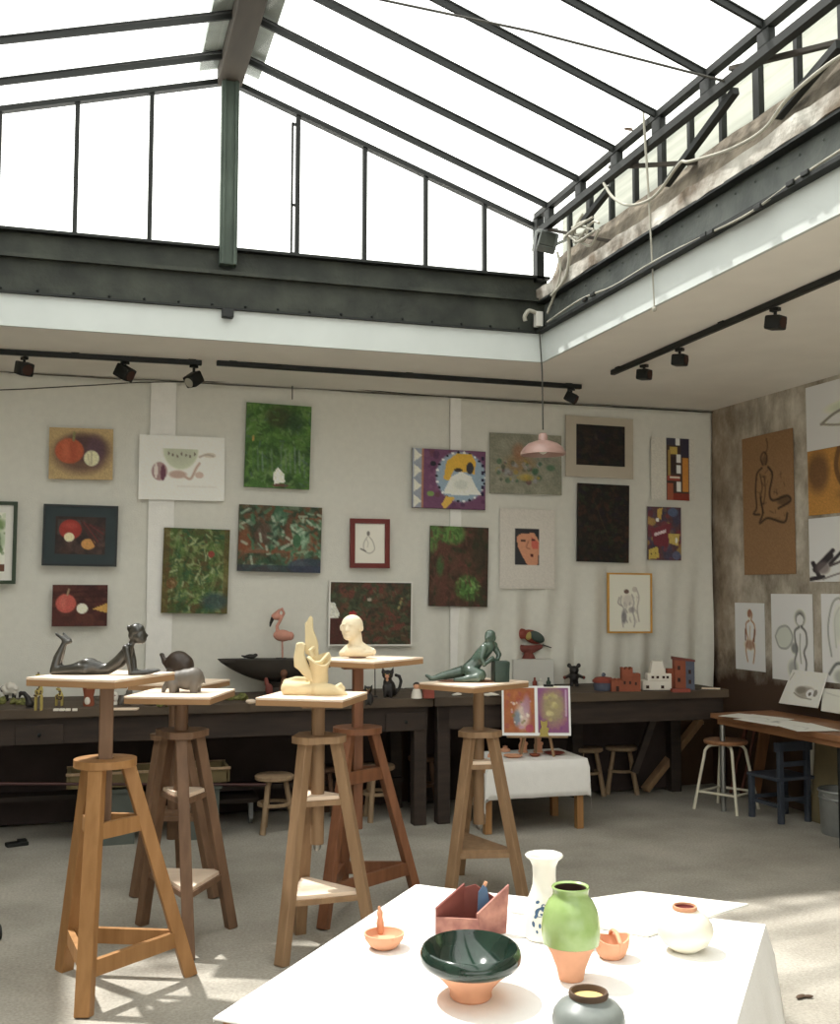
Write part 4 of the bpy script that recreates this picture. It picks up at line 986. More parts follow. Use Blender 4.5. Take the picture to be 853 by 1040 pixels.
# things under the desk
def plank(a, b, w, h, mt, lab):
    m = MB(); m.beam(a, b, w, h, bev=.003); return tag(m.build('plank', mt), lab, 'plank', 'planks leaning under the desk')
for (p0, t0, w, mt, lab) in (((765, 790), (779, 729), .09, 'orange_plank', 'orange-brown plank leaning under the desk behind the white stool'),
                             ((742, 792), (759, 733), .05, 'red_plank', 'dark reddish plank leaning left of the orange plank'),
                             ((752, 794), (768, 736), .04, 'red_plank', 'thin reddish plank leaning between the two wider ones')):
    a = onX(*p0, 4.84); a.z = 0.012; k = onX(*t0, 4.93); b = Vector((4.93, k.y, min(k.z, .66)))
    plank(a, b, w, .02, mt, lab)
a = onX(838, 790, 4.78)
m = MB(); m.box((4.86, onX(850, 770, 4.86).y, .3), (.02, .5, .6), ry=.12, bev=.003); tag(m.build('panel_board', 'olive_board'), 'olive-grey board leaning on the wall beneath the desk', 'board')

# white metal stool with wooden seat
b = onZ(738, 822, 0); k = depth(b)/F
r = thing('metal_stool', 'white tubular metal stool with round wooden seat by the desk', 'stool', (b.x, b.y, 0), -YAW)
hs = 70*k; Rs = 21*k
m = MB(); m.lathe([(0, hs), (Rs, hs), (Rs*1.05, hs-.01), (Rs*1.02, hs-.026), (0, hs-.028)], n=32); m.build('seat', 'desk_wood', r, smooth=True)
for t in (-PI/2+.02, 0.05, PI/2, PI-.05):
    c, s_ = math.cos(t), math.sin(t)
    f = 33*k; u = 17*k
    m = MB(); m.tube([(u*.3*c, u*.3*s_, hs-.04), (u*.9*c, u*.9*s_, hs-.042), (u*1.2*c, u*1.2*s_, hs-.075), (u*1.3*c, u*1.3*s_, hs-.13), (f*c, f*s_, 0)], .011, 10, smooth_pts=True); m.build('leg', 'cream_paint', r, smooth=True)
q = 27.5*k; z = 18*k
for t in range(4):
    a0 = Vector((q*math.cos(t*PI/2), q*math.sin(t*PI/2), z)); b0 = Vector((q*math.cos((t+1)*PI/2), q*math.sin((t+1)*PI/2), z))
    m = MB(); m.tube([a0, b0], .009, 8); m.build('foot_rail', 'cream_paint', r)

# blue child's chair
P1, P2, P3 = onZ(791, 837, 0), onZ(823, 834, 0), onZ(763, 831, 0)
ux = (P2-P1); wch = ux.length; ang = math.atan2(ux.y, ux.x)
r = thing('small_chair', 'small dark blue wooden chair under the desk', 'chair', P1, ang)
dep = .27; ss = .30; hb = .55
ob = [('leg', (0.02, 0, 0), hb), ('leg', (wch-.02, 0, 0), hb), ('leg', (-.01, dep, 0), ss), ('leg', (wch+.01, dep, 0), ss)]
for n, p, h in ob:
    m = MB(); m.box((p[0], p[1], h/2), (.036, .036, h), bev=.005); m.lathe([(.024, .0), (.026, .02), (.02, .06)], c=(p[0], p[1], 0), n=12); m.build(n, 'blue_paint', r)
m = MB(); m.box((wch/2, dep/2+.005, ss), (wch+.06, dep+.05, .024), bev=.006); m.build('seat', 'blue_paint', r)
m = MB(); m.box((wch/2, 0, hb-.03), (wch+.05, .022, .065), bev=.006); m.box((wch/2, 0, ss+.1), (wch, .018, .035), bev=.004); m.build('backrest', 'blue_paint', r)
m = MB()
for y, z in ((0, .16), (dep, .14)): m.box((wch/2, y, z), (wch, .018, .025))
for x in (.0, wch): m.box((x, dep/2, .12), (.018, dep, .025))
m.build('stretcher', 'blue_paint', r)
# bucket
b = onZ(858, 847, 0); k = depth(b)/F*.88
r = thing('metal_bucket', 'galvanised metal bucket on the floor at the right edge', 'bucket', b)
m = MB(); m.lathe([(0, 0), (25*k, 0), (26*k, 2*k), (27.5*k, 48*k), (28.5*k, 50*k), (27*k, 50*k), (25*k, 3*k), (0, 3*k)], n=36); m.build('body', 'galvanised', r, smooth=True)
m = MB(); m.lathe([(27.6*k, 40*k), (28.3*k, 41*k), (27.8*k, 43*k)], n=36); m.lathe([(28.3*k, 48*k), (29.2*k, 49.5*k), (28.3*k, 51*k)], n=36); m.build('rim', 'galvanised', r, smooth=True)
m = MB(); m.tube([(-28*k, 0, 46*k), (-20*k, -24*k, 34*k), (0, -30*k, 27*k), (20*k, -24*k, 34*k), (28*k, 0, 46*k)], .005, 8, smooth_pts=True); m.build('handle', 'steel', r)

# ================================================================== SCULPTURE STANDS
def rect_from(L_, Fr, R_, z):
    """centre, size and angle of a square board from its left, front and right corner pixels"""
    a, f, b = onZ(*L_, z), onZ(*Fr, z), onZ(*R_, z)
    e1 = a-f; e2 = b-f
    an = math.atan2(e2.y, e2.x)
    return (a+b)/2, e2.length, e1.length, an
def stand(label, feet, cpx, cpy, zplat_, wood, plate, pr, psz, pcen, pang, square_pole, pole_bot_y, rails, leg=.052, prd=.118, tip=False, edge='board_edge', pole_wood=None):
    pole_wood = pole_wood or wood
    ft = [onZ(*f) for f in feet]; cen = (ft[0]+ft[1]+ft[2])/3
    dd = depth(cen); base_d = depth((cen.x, cen.y, .9))
    top = O + ray(cpx, cpy)*base_d; zpl = top.z
    zplat = zplat_
    r = thing('sculpture_stand', label, 'sculpture stand', (cen.x, cen.y, 0), 0, 'three-legged wooden sculpture stands')
    tx, ty = top.x-cen.x, top.y-cen.y
    T = Vector((tx, ty, 0))
    PM = Matrix.Translation((pcen[0]-cen.x, pcen[1]-cen.y, 0)) @ Matrix.Rotation(pang, 4, 'Z')
    m = MB(); m.box((0, 0, zplat-.005), (psz[0], psz[1], .01), bev=.002); m.bm.transform(PM); pf = m.build('platform', 'board_pale', r)
    m = MB(); m.box((0, 0, zplat-.0225), (psz[0], psz[1], .025), bev=.003); m.bm.transform(PM); m.build('board_core', edge, pf)
    pole_bot = (O + ray(cpx, pole_bot_y)*base_d).z
    m = MB()
    if square_pole: m.beam(T+Vector((0, 0, pole_bot)), T+Vector((0, 0, zplat-.034)), pr, pr, bev=.004)
    else: m.tube([T+Vector((0, 0, pole_bot)), T+Vector((0, 0, zplat-.034))], pr/2, 18)
    m.build('pole', pole_wood, r, smooth=not square_pole)
    m = MB(); m.box(T+Vector((0, 0, zplat-.045)), (.16, .07, .022), bev=.003); m.build('platform_block', wood, r)
    if tip:
        m = MB(); m.ell(T+Vector((0, 0, pole_bot-.01)), (.018, .018, .022)); m.build('pole_tip', 'steel', r, smooth=True)
    dirs = []
    for f in ft:
        d = Vector((f.x-cen.x, f.y-cen.y, 0)); d.normalize(); dirs.append(d)
    if plate == 'round':
        m = MB(); m.lathe([(pr*.62, zpl-.03), (prd, zpl-.03), (prd, zpl), (pr*.62, zpl), (pr*.62, zpl-.03)], c=T, n=36)
    else:
        m = MB(); pts = []
        dd_ = sorted(dirs, key=lambda d: math.atan2(d.y, d.x))
        for d in dd_:
            t = math.atan2(d.y, d.x)
            for e in (-.42, -.14, .14, .42): pts.append(T+Vector((prd*1.08*math.cos(t+e), prd*1.08*math.sin(t+e), zpl-.03)))
        m.prism(pts, (0, 0, .03))
    m.build('collar', wood, r)
    ends = []
    for f, d in zip(ft, dirs):
        tp = T + d*(prd*.72) + Vector((0, 0, zpl-.03)); bt = Vector((f.x-cen.x, f.y-cen.y, 0))
        m = MB(); m.beam(bt, tp, leg, leg*.9, up=d, bev=.003); m.build('leg', wood, r); ends.append((bt, tp))
    def at(a, z): b, t_ = ends[a]; return b.lerp(t_, z/(zpl-.03))
    for (z, kind) in rails:
        if kind == 'rail':
            for a in range(3):
                m = MB(); m.beam(at(a, z), at((a+1) % 3, z), .024, .062); m.build('rail', wood, r)
        else:
            P = [at(a, z) for a in range(3)]
            m = MB(); m.prism(P, (0, 0, .016)); m.build('shelf', 'board_pale' if kind == 'pale' else wood, r)
            for a in range(3):
                m = MB(); m.beam(at(a, z-.012), at((a+1) % 3, z-.012), .02, .024); m.build('rail', wood, r)
    return r, top
def plat(L_, Fr, R_, tgt, z0=1.0, z1=1.4):
    """board height for which the board sits over the stand centre"""
    best = None
    for i in range(200):
        z = z0+(z1-z0)*i/200; c, a, b, an = rect_from(L_, Fr, R_, z)
        d = abs(depth(c)-depth((tgt[0], tgt[1], z)))
        if best is None or d < best[0]: best = (d, z)
    z = best[1]; return (z,)+rect_from(L_, Fr, R_, z)
ST = {}
def add_stand(key, label, feet, cpx, cpy, corners, wood, plate, pr, sq, pb, rails, **k):
    ft = [onZ(*f) for f in feet]; cen = (ft[0]+ft[1]+ft[2])/3
    top = O + ray(cpx, cpy)*depth((cen.x, cen.y, .9))
    z, c, a, b, an = plat(*corners, (top.x, top.y))
    a = max(.26, min(a, .48)); b = max(.26, min(b, .48))
    r, t = stand(label, feet, cpx, cpy, z, wood, plate, pr, (a, b), (c.x, c.y), an, sq, pb, rails, **k)
    ST[key] = (z, c); print('stand', key, 'collar', [round(v, 3) for v in t], 'platform', round(z, 3), [round(v, 3) for v in c], round(a, 3), round(b, 3)); return r
add_stand(1, 'honey-coloured sculpture stand nearest the left, carrying the lying bronze nude', ((85, 1033), (193, 990), (65, 985)), 107, 770, ((33.7, 687), (110, 691.5), (172, 683)), 'wood_gold', 'round', .056, True, 834, [(.64, 'rail'), (.155, 'rail')], leg=.06, prd=.125, pole_wood='wood_brown')
add_stand(2, 'brown sculpture stand carrying the grey four-legged animal', ((192, 975), (235, 942), (144, 939)), 184, 741, ((132, 706), (208, 709.5), (234, 700.5)), 'wood_brown', 'tri', .062, False, 812, [(.65, 'pale'), (.26, 'pale')])
add_stand(6, 'brown sculpture stand half hidden behind the grey animal', ((137, 911), (218, 912), (184, 884)), 177, 744, ((141, 693), (190, 697.5), (224, 691)), 'wood_brown', 'tri', .06, False, 850, [(.40, 'shelf')])
add_stand(3, 'tan sculpture stand carrying the cracked cream figure', ((286, 981), (380, 970), (304, 948)), 323, 746, ((265, 707.4), (343, 712), (369, 703.5)), 'wood_tan', 'tri', .06, False, 855, [(.67, 'pale'), (.26, 'pale')], tip=True)
add_stand(4, 'reddish sculpture stand carrying the cream bust', ((328, 944), (424, 912), (347, 912)), 363, 738, ((326, 668.5), (368, 673), (419.5, 668)), 'wood_red', 'round', .05, True, 840, [(.66, 'rail'), (.16, 'rail')], prd=.125)
add_stand(5, 'tan sculpture stand nearest the white cloth table, with the green nude', ((456, 918), (532, 916), (466, 888)), 486, 741, ((426.5, 693), (480, 697.5), (536, 691.5)), 'wood_tan', 'tri', .06, False, 835, [(.68, 'pale'), (.24, 'shelf')], tip=True)

# ================================================================== SCULPTURES ON THE STANDS
def sculpt(name, label, cat, px, py, key, group=None):
    z, c = ST[key]; it = It(name, label, cat, px, py, z, group)
    d0 = depth((c.x, c.y, z)); d = ray(px, py)
    # stand the figure on the board, on the ray through its base pixel
    it.b = onZ(px, py, z); it.s = d0/F
    b = Vector((c.x, c.y, z)); side = (it.b-b).dot(_r)
    it.b = b + _r*((px-(W0/2+F*((b-O).dot(RT))/d0))*it.s)
    it.b.z = z
    it.py = H0/2 - F*((it.b-O).dot(UP))/d0
    return it
def chain(m, it, pts):
    """pts: (px,py,dv,r) all in pixels"""
    m.limb([it.p(a, b, c) for a, b, c, _ in pts], [q*it.s for *_, q in pts])
# lying nude
it = sculpt('nude_sculpture', 'dark bronze woman lying on her stomach with raised feet', 'sculpture', 104, 687, 1); r = it.empty(); m = MB()
chain(m, it, [(90, 678, 0, 8.4), (101, 679.5, 0, 6.2), (110, 679, 0, 5.8), (121, 672, 0, 7.0), (128, 663, 0, 6.2), (131, 657, 0, 4.2)])
m.ell(it.p(90, 676.5, -3.5), (10*it.s, 5.5*it.s, 8.2*it.s)); m.ell(it.p(90, 676.5, 4), (10*it.s, 5.5*it.s, 8.2*it.s)); chain(m, it, [(98, 678, 0, 7), (84, 677.5, 0, 7.5), (74, 680, 0, 6)])
chain(m, it, [(129, 658, -6, 4), (129, 658, 6, 4)])
chain(m, it, [(132, 656, 0, 3.4), (135.5, 648, 0, 3.2)])
for sg in (-1, 1):
    chain(m, it, [(130, 659, 7*sg, 3.8), (133, 671, 8*sg, 3.3), (135, 683, 8*sg, 3.3), (147, 682.5, 4*sg, 2.8), (156, 681.5, 2*sg, 2.4)])
    m.ell(it.p(159, 681, 2*sg), (3.6*it.s, 2.2*it.s, 1.9*it.s))
    for f in range(4): chain(m, it, [(160, 680.5, 2*sg+(f-1.5)*.9, .8), (163.5-abs(f-1.5)*.5, 681.5, 2*sg+(f-1.5)*1.1, .6)])
    chain(m, it, [(88, 679, 4*sg, 7), (72, 680, 4.5*sg, 5.4), (56, 681.5, 4*sg, 4.4)])
    chain(m, it, [(56, 681, 4*sg, 4.4), (59, 668, 3*sg, 4.4), (64, 655, 2*sg, 2.6)])
    chain(m, it, [(64.5, 654, 2*sg, 2.6), (67+2*sg, 650, 2*sg, 2.3), (60+3*sg, 644, 2*sg, 1.6)])
    chain(m, it, [(64.5, 653, 2*sg, 2.4), (70, 652, 2*sg, 2.2)])
m.ell(it.p(140, 645, 0), (7.6*it.s, 6.6*it.s, 9*it.s)); m.ell(it.p(143.5, 648, 0), (4.6*it.s, 5*it.s, 6*it.s)); m.ell(it.p(148.2, 645.5, 0), (1.8*it.s, 1.2*it.s, 2*it.s))
m.ell(it.p(147, 650, 0), (1.6*it.s, 1.7*it.s, 1.*it.s))
m.build('body', 'bronze', r, remesh=.0045, smooth_it=4)
m = MB(); m.ell(it.p(138, 640, 0), (8.3*it.s, 7.4*it.s, 7*it.s)); m.ell(it.p(133.5, 645, 0), (4*it.s, 6*it.s, 6*it.s)); m.ell(it.p(130.5, 638.5, 0), (3*it.s, 3*it.s, 3*it.s)); m.ell(it.p(129.5, 635.8, 0), (1.4*it.s,)*3)
m.build('hair', 'bronze', r, remesh=.005, smooth_it=3)
# grey animal
it = sculpt('animal_sculpture', 'grey round-backed four-legged animal sculpture', 'sculpture', 188, 704, 2); r = it.empty(); m = MB(); k = it.s
m.ell(it.p(191, 690, 0), (16*k, 10*k, 11*k)); m.ell(it.p(197, 688.5, 0), (10*k, 10*k, 11*k)); m.ell(it.p(180, 690, 0), (8*k, 8*k, 9*k))
m.ell(it.p(173.5, 692, 0), (6*k, 6.5*k, 7.5*k)); chain(m, it, [(171, 693, 0, 3.5), (167, 698, -1, 2.6), (166, 703, -1, 2.2)])
for px, dv in ((177, -6), (177, 6), (198, -6), (199, 6)): chain(m, it, [(px, 694, dv, 5), (px, 700, dv, 4.2), (px, 703, dv, 4)])
for dv in (-6, 6): m.ell(it.p(176, 688, dv), (2*k, 3*k, 4*k))
chain(m, it, [(206, 688, 0, 1.6), (208, 694, 0, 1)])
m.build('body', 'grey_clay', r, remesh=.006, smooth_it=5)
m = MB()
for dv in (-4.6, 4.6): m.ell(it.p(170, 690, dv), (.9*k,)*3)
m.build('eyes', 'black_clay', r)
# dark creature on the rear stand
it = sculpt('animal_sculpture', 'dark hunched animal sculpture behind the grey one', 'sculpture', 182, 694, 6); r = it.empty(); m = MB(); k = it.s
m.ell(it.p(181, 673, 0), (13*k, 11*k, 12*k)); m.ell(it.p(186, 676, 0), (11*k, 10*k, 12*k))
chain(m, it, [(173, 676, 0, 6), (167, 672, 0, 3.4), (164.5, 667, 0, 2.2)]); m.ell(it.p(163.8, 665, 0), (2.8*k, 2.2*k, 2*k))
for px, dv in ((174, -6), (174, 6), (190, -6), (190, 6)): chain(m, it, [(px, 682, dv, 4.5), (px, 690, dv, 3.6)])
m.build('body', 'bronze_brown', r, remesh=.006, smooth_it=4)
# cracked cream figure
it = sculpt('abstract_figure', 'cream cracked seated figure with hollow open torso', 'sculpture', 318, 708, 3); r = it.empty(); k = it.s
m = MB()
chain(m, it, [(293, 699, -2, 8), (303, 700, -3, 8.2), (316, 701, -2, 7.2)])
chain(m, it, [(290, 694, 5, 4), (300, 690.5, 6, 3.2), (315, 691.5, 5, 3.6)])
chain(m, it, [(324, 700.5, -6, 7.4), (336, 700.5, -7, 6.8), (343, 702, -7, 4.4), (351, 704.5, -6, 2.6)])
chain(m, it, [(342, 698, -5, 3), (346, 695, -4, 2.4), (349, 699, -4, 2.2)])
chain(m, it, [(321, 698, 0, 8), (325, 690, 0, 8.6), (325, 684, 0, 8)])
chain(m, it, [(318, 690, -4, 3.2), (310, 684, -5, 2.8), (303, 676, -5, 2.6), (301.5, 671, -5, 2.6)])
m.prism([it.p(x, y, -8) for x, y in ((299, 677), (298.5, 667), (301, 653), (307, 652), (311, 655), (309, 664), (312, 672), (318, 684), (316, 690), (308, 683))], (0, 6*k, 0))
m.build('body', 'cream_plaster', r, remesh=.0052, smooth_it=3)
m = MB(); ax, ay = 324, 690
m.lathe([(x*k, z*k) for x, z in ((8.6, -3), (8.2, 4), (8.6, 10), (9.8, 16), (11.4, 21), (11.8, 23.5), (10.6, 24.5), (9.4, 22), (8, 15), (5, 9), (0, 7))], n=28)
for v in m.bm.verts:
    hh = v.co.z/k
    if hh > 14: v.co.z += 2.6*k*math.sin(2*math.atan2(v.co.y, v.co.x)+.5)*(hh-14)/10
m.bm.transform(Matrix.Translation(it.p(ax, ay, -1)) @ Matrix.Rotation(.42, 4, 'X') @ Matrix.Rotation(.05, 4, 'Y'))
m.build('hollow_torso', 'cream_plaster', r, smooth=True)
m = MB(); chain(m, it, [(314.5, 668, -11, 2.2), (320, 673, -13, 2.2), (327, 672, -13, 2), (334, 664, -10, 1.8)]); m.build('arm_fragment', 'cream_plaster', r, smooth=True)
m = MB(); m.prism([it.p(x, y, 2) for x, y in ((309.5, 664), (308.5, 634), (312, 628.5), (314.5, 626), (316, 629), (317, 640), (321.5, 652), (323, 667), (316, 668))], (0, 7*k, 0))
m.sub(2); m.jitter(.003, 40, 2); m.build('upright_shard', 'cream_plaster', r)
m = MB(); chain(m, it, [(317, 667, -3, 2.6), (315, 661, -3, 2.2), (318, 658, -2, 1.8)]); m.build('hand_fragment', 'cream_plaster', r, smooth=True)
# bust
it = sculpt('bust', 'cream bald head bust on reddish stand', 'bust', 361, 668.5, 4); r = it.empty(); k = it.s; m = MB()
m.ell(it.p(357.5, 635, 0), (11.2*k, 11.6*k, 10.6*k)); m.ell(it.p(356, 640, -2), (9.4*k, 9.6*k, 10.4*k)); m.ell(it.p(354, 646, -4), (5.6*k, 6*k, 4.4*k))
chain(m, it, [(359.5, 644, 2, 7.4), (361, 653, 2, 7.2), (362, 660, 2, 8.5)])
chain(m, it, [(361, 655, 2, 6), (352, 661, 2, 5), (347.5, 663.5, 1, 3.6)]); chain(m, it, [(362, 655, 2, 6), (372, 660.5, 2, 5), (378, 662, 1, 4)])
m.ell(it.p(362.5, 663, 0), (17*k, 9*k, 5*k)); m.ell(it.p(361, 661, -4), (11*k, 6*k, 5.5*k))
fd = Vector((-.34, -.94, 0))                      # facing left of the viewer
sdv = Vector((.94, -.34, 0))
hc = it.p(356.5, 638, -1)
def fp(u, w, out): return hc + sdv*(u*k) + Vector((0, 0, w*k)) + fd*(out*k)
m.limb([fp(0, 2.5, 9.2), fp(0, -.5, 10.6), fp(0, -2, 11.2)], [1.2*k, 1.5*k, 1.9*k])
m.ell(fp(-3.8, 3.6, 8.4), (3*k, 1.8*k, 1.2*k)); m.ell(fp(3.8, 3.6, 8.4), (3*k, 1.8*k, 1.2*k))
m.ell(fp(-3.6, 1, 8.2), (1.8*k, 1.5*k, 1.1*k)); m.ell(fp(3.6, 1, 8.2), (1.8*k, 1.5*k, 1.1*k))
m.ell(fp(0, -5.2, 9.6), (2.8*k, 1.6*k, .8*k)); m.ell(fp(0, -6.9, 9.3), (2.4*k, 1.5*k, .9*k)); m.ell(fp(0, -9.6, 8.6), (3*k, 2.4*k, 2*k))
for u in (-9.6, 9.6): m.ell(fp(u*1.16, .2, -1), (1.8*k, 2.4*k, 3.6*k), rz=-.4)
m.build('head', 'cream_head', r, remesh=.0038, smooth_it=2)
m = MB(); m.lathe([(0, 0), (9*k, 0), (8.4*k, 1.6*k), (0, 2*k)], c=it.p(363, 668.5, 1), n=24); m.build('base', 'stone_brown', r, smooth=True)
# green reclining nude
it = sculpt('nude_sculpture', 'green glazed nude reclining against a block', 'sculpture', 481, 693, 5); r = it.empty(); k = it.s; m = MB()
chain(m, it, [(477, 681, 0, 9), (483, 673, 0, 7), (490, 664, 0, 7.2), (496, 657, 0, 6.6)])
chain(m, it, [(491, 658, -6, 4), (502, 656, 6, 4.2)])
chain(m, it, [(497, 655, 0, 3.2), (497, 650, 0, 3)])
m.ell(it.p(497, 647, 0), (5*k, 5.2*k, 6*k)); m.ell(it.p(495, 649, -3.5), (3*k, 2.4*k, 3.6*k)); m.ell(it.p(494.3, 648.2, -6), (.9*k, 1*k, 1.4*k))
chain(m, it, [(474, 682, 4, 7.4), (461, 684.5, 4, 5.4), (449, 687, 4, 4), (441, 689, 3, 2.6), (437, 689.5, 3, 2.3)]); chain(m, it, [(438, 689, 3, 2.2), (433, 686.5, 2, 1.7)])
chain(m, it, [(478, 683, -5, 7.4), (487, 685, -8, 6.4), (484, 687.5, -12, 4.6), (470, 689.5, -10, 3.4), (462, 690, -9, 2.4)])
chain(m, it, [(491, 659, -7, 3.8), (488, 668, -10, 3.2), (491, 674, -11, 2.8), (497, 670, -9, 2.5), (500, 668, -7, 2.2)])
chain(m, it, [(502, 657, 6, 3.8), (507, 665, 4, 3), (505, 671, 0, 2.6), (499, 670, -4, 2.3)])
m.build('body', 'verdigris', r, remesh=.0046, smooth_it=4)
m = MB(); m.ell(it.p(498, 644.5, 1), (5.6*k, 5.6*k, 4.6*k)); m.ell(it.p(500.5, 648, 2), (3.6*k, 4.4*k, 5*k)); m.build('hair', 'verdigris', r, remesh=.005)
m = MB(); m.box(it.p(508, 682, 0), (16*k, 16*k, 22*k), rz=.25, bev=.012); m.sub(1); m.jitter(.004, 20, 4); m.build('block', 'verdigris_dark', r, smooth=True)
m = MB(); m.ell(it.p(474, 692, 0), (30*k, 13*k, 2.2*k)); m.build('base', 'stone_brown', r, smooth=True)

# ================================================================== ON THE BENCH
def blob(m, it, px, py, dv, rx, rz_, ry=None): m.ell(it.p(px, py, dv), (rx*it.s, (ry or rx)*it.s, rz_*it.s)); return m
# moss, left
def moss(px, py, w, n, lab, seed):
    it = It('moss_clump', lab, 'moss', px, py, ZB); m = MB(); R = random.Random(seed); k = it.s
    for i in range(n): m.ell((R.uniform(-w/2, w/2)*k, R.uniform(-5, 5)*k, R.uniform(1, 4)*k), (R.uniform(2, 4)*k, R.uniform(2, 4)*k, R.uniform(1.5, 3.5)*k), n=8)
    m.jitter(.012, 40, seed); o = it.one(m, 'moss'); o['kind'] = 'stuff'; return o
moss(12, 715, 34, 22, 'green moss heap on the bench beside the sheep figurine', 1)
moss(236, 711, 30, 24, 'green moss heap on the bench under the dark boat dish', 2)
moss(160, 716, 26, 16, 'yellow-green moss heap on the bench behind the animal stand', 3)
# sheep
it = It('sheep_figurine', 'white woolly sheep figurine with dark legs at far left', 'figurine', 10, 712, ZB); r = it.empty(); m = MB(); R = random.Random(2)
for i in range(26): 
    a = R.uniform(0, 2*PI); q = R.uniform(-1, 1)
    m.ell(it.p(10+7*math.cos(a)*math.sqrt(1-q*q), 700-5*q, 4.5*math.sin(a)*math.sqrt(1-q*q)), 2.6*it.s, n=8)
blob(m, it, 10, 700, 0, 7, 5, 5); m.build('fleece', 'white_clay', r, remesh=.006, smooth_it=2)
for px, dv in ((6.5, -2), (6.5, 2), (14, -2), (14, 2)):
    m = MB(); m.tube([it.p(px, 704, dv), it.p(px, 712, dv)], 1.4*it.s, 8); m.build('leg', 'black_clay', r)
m = MB(); blob(m, it, 3, 700, 0, 3, 3.5, 2.5); m.build('head', 'black_clay', r, smooth=True)
# black swan-necked bird
it = It('bird_figurine', 'black bird figurine with curved neck beside the sheep', 'figurine', 27, 719, ZB); r = it.empty(); m = MB()
chain(m, it, [(30, 715, 0, 3.5), (28, 709, 0, 3), (24, 704, 0, 2), (20.5, 704, 0, 2.2), (19.5, 708, 0, 1.2)]); blob(m, it, 30, 715, 0, 4.5, 4)
m.build('body', 'black_clay', r, remesh=.005); m = MB(); m.lathe(it.prof([(0, 0), (4, 0), (3.4, 1), (0, 1.2)]), c=it.p(30, 719, 0), n=16); m.build('base', 'black_clay', r)
# giraffes
def giraffe(px, py, h, lab):
    it = It('giraffe_figurine', lab, 'figurine', px, py, ZB, 'spotted giraffe figurines'); r = it.empty(); m = MB()
    for dx, dv in ((-3, -1.6), (-3, 1.6), (3, -1.6), (3, 1.6)): m.tube([it.q(dx, dv, 0), it.q(dx*.9, dv, h*.42)], [1*it.s, 1.2*it.s], 8)
    m.ell(it.q(0, 0, h*.5), (4.6*it.s, 2.8*it.s, 3.6*it.s)); chain(m, it, [(px+2, py-h*.55, 0, 2.4), (px+1, py-h*.78, 0, 1.6), (px, py-h*.93, 0, 1.4)]); m.ell(it.q(-1.6, 0, h*.95), (2.4*it.s, 1.4*it.s, 1.5*it.s))
    m.build('body', 'yellow_clay', r, remesh=.0045)
    m = MB(); R = random.Random(int(px))
    for i in range(18):
        hh = R.uniform(.38, .86)*h; u = R.uniform(-3.6, 3.6) if hh < .62*h else R.uniform(0, 1.6)
        m.ell(it.q(u, -2.4 if hh < .62*h else -1.6, hh), (1*it.s, .6*it.s, 1*it.s), n=8)
    for u in (-.6, .6): m.ell(it.q(u-1, 0, h*1.0), (.5*it.s, .5*it.s, 1.2*it.s), n=6)
    m.build('spots', 'bark_brown', r)
giraffe(39, 722, 38, 'yellow spotted giraffe figurine rising behind the left platform corner')
giraffe(60, 717, 18, 'short yellow spotted giraffe figurine on the left bench')
for i, px in enumerate((57, 63, 69, 76)):
    it = It('tile', 'small pale tile in the row at the bench edge below the platform', 'tile', px, 722, ZB, 'row of pale tiles'); m = MB(); m.box(it.q(0, 0, 1.2), (5*it.s, 4*it.s, 2.4*it.s), rz=.1*i, bev=.002); it.one(m, 'white_clay')
it = It('goblet', 'terracotta goblet figure under the left platform', 'goblet', 90, 717, ZB); r = it.empty()
m = MB(); m.lathe(it.prof([(0, 0), (5, 0), (5.6, 2), (4.6, 9), (5.5, 14), (6.4, 19), (5.4, 19), (4, 14), (0, 12)]), n=24); m.build('body', 'terracotta_red', r, smooth=True)
m = MB(); m.ell(it.q(0, -5, 5.5), (3*it.s, 1.2*it.s, 4*it.s)); m.build('white_panel', 'white_clay', r, smooth=True)
it = It('head_figurine', 'small white face figurine beside the grey one on the bench', 'figurine', 116, 716, ZB); r = it.empty(); m = MB()
blob(m, it, 116, 708, 0, 4.2, 5.6); chain(m, it, [(116, 712, 0, 3), (116, 715, 0, 3.6)]); m.ell(it.p(115.6, 707.5, -4.2), (.9*it.s, 1*it.s, 1.4*it.s)); m.build('head', 'white_clay', r, remesh=.0045)
m = MB()
for u in (-1.8, 1.6): m.ell(it.p(116+u, 706, -3.6), (.8*it.s, .6*it.s, .6*it.s), n=8)
m.ell(it.p(116, 711, -3.8), (1.4*it.s, .6*it.s, .5*it.s), n=8); m.build('features', 'red_clay', r)
it = It('figurine', 'blue-grey crouching figurine behind the honey stand pole', 'figurine', 129, 716, ZB); m = MB()
blob(m, it, 129, 710, 0, 5.5, 5.5); blob(m, it, 131, 703, 0, 3.4, 3.6); chain(m, it, [(125, 708, -3, 2.2), (124, 714, -4, 1.8)]); chain(m, it, [(133, 708, -3, 2.2), (134, 714, -4, 1.8)]); it.one(m, 'grey_clay', remesh=.005)
it = It('board_scrap', 'flat pale board lying at the bench edge by the pole', 'board', 126, 721, ZB); m = MB(); m.box(it.q(0, 0, 1), (28*it.s, 12*it.s, 1.6*it.s), rz=.06, bev=.002); it.one(m, 'board_pale')
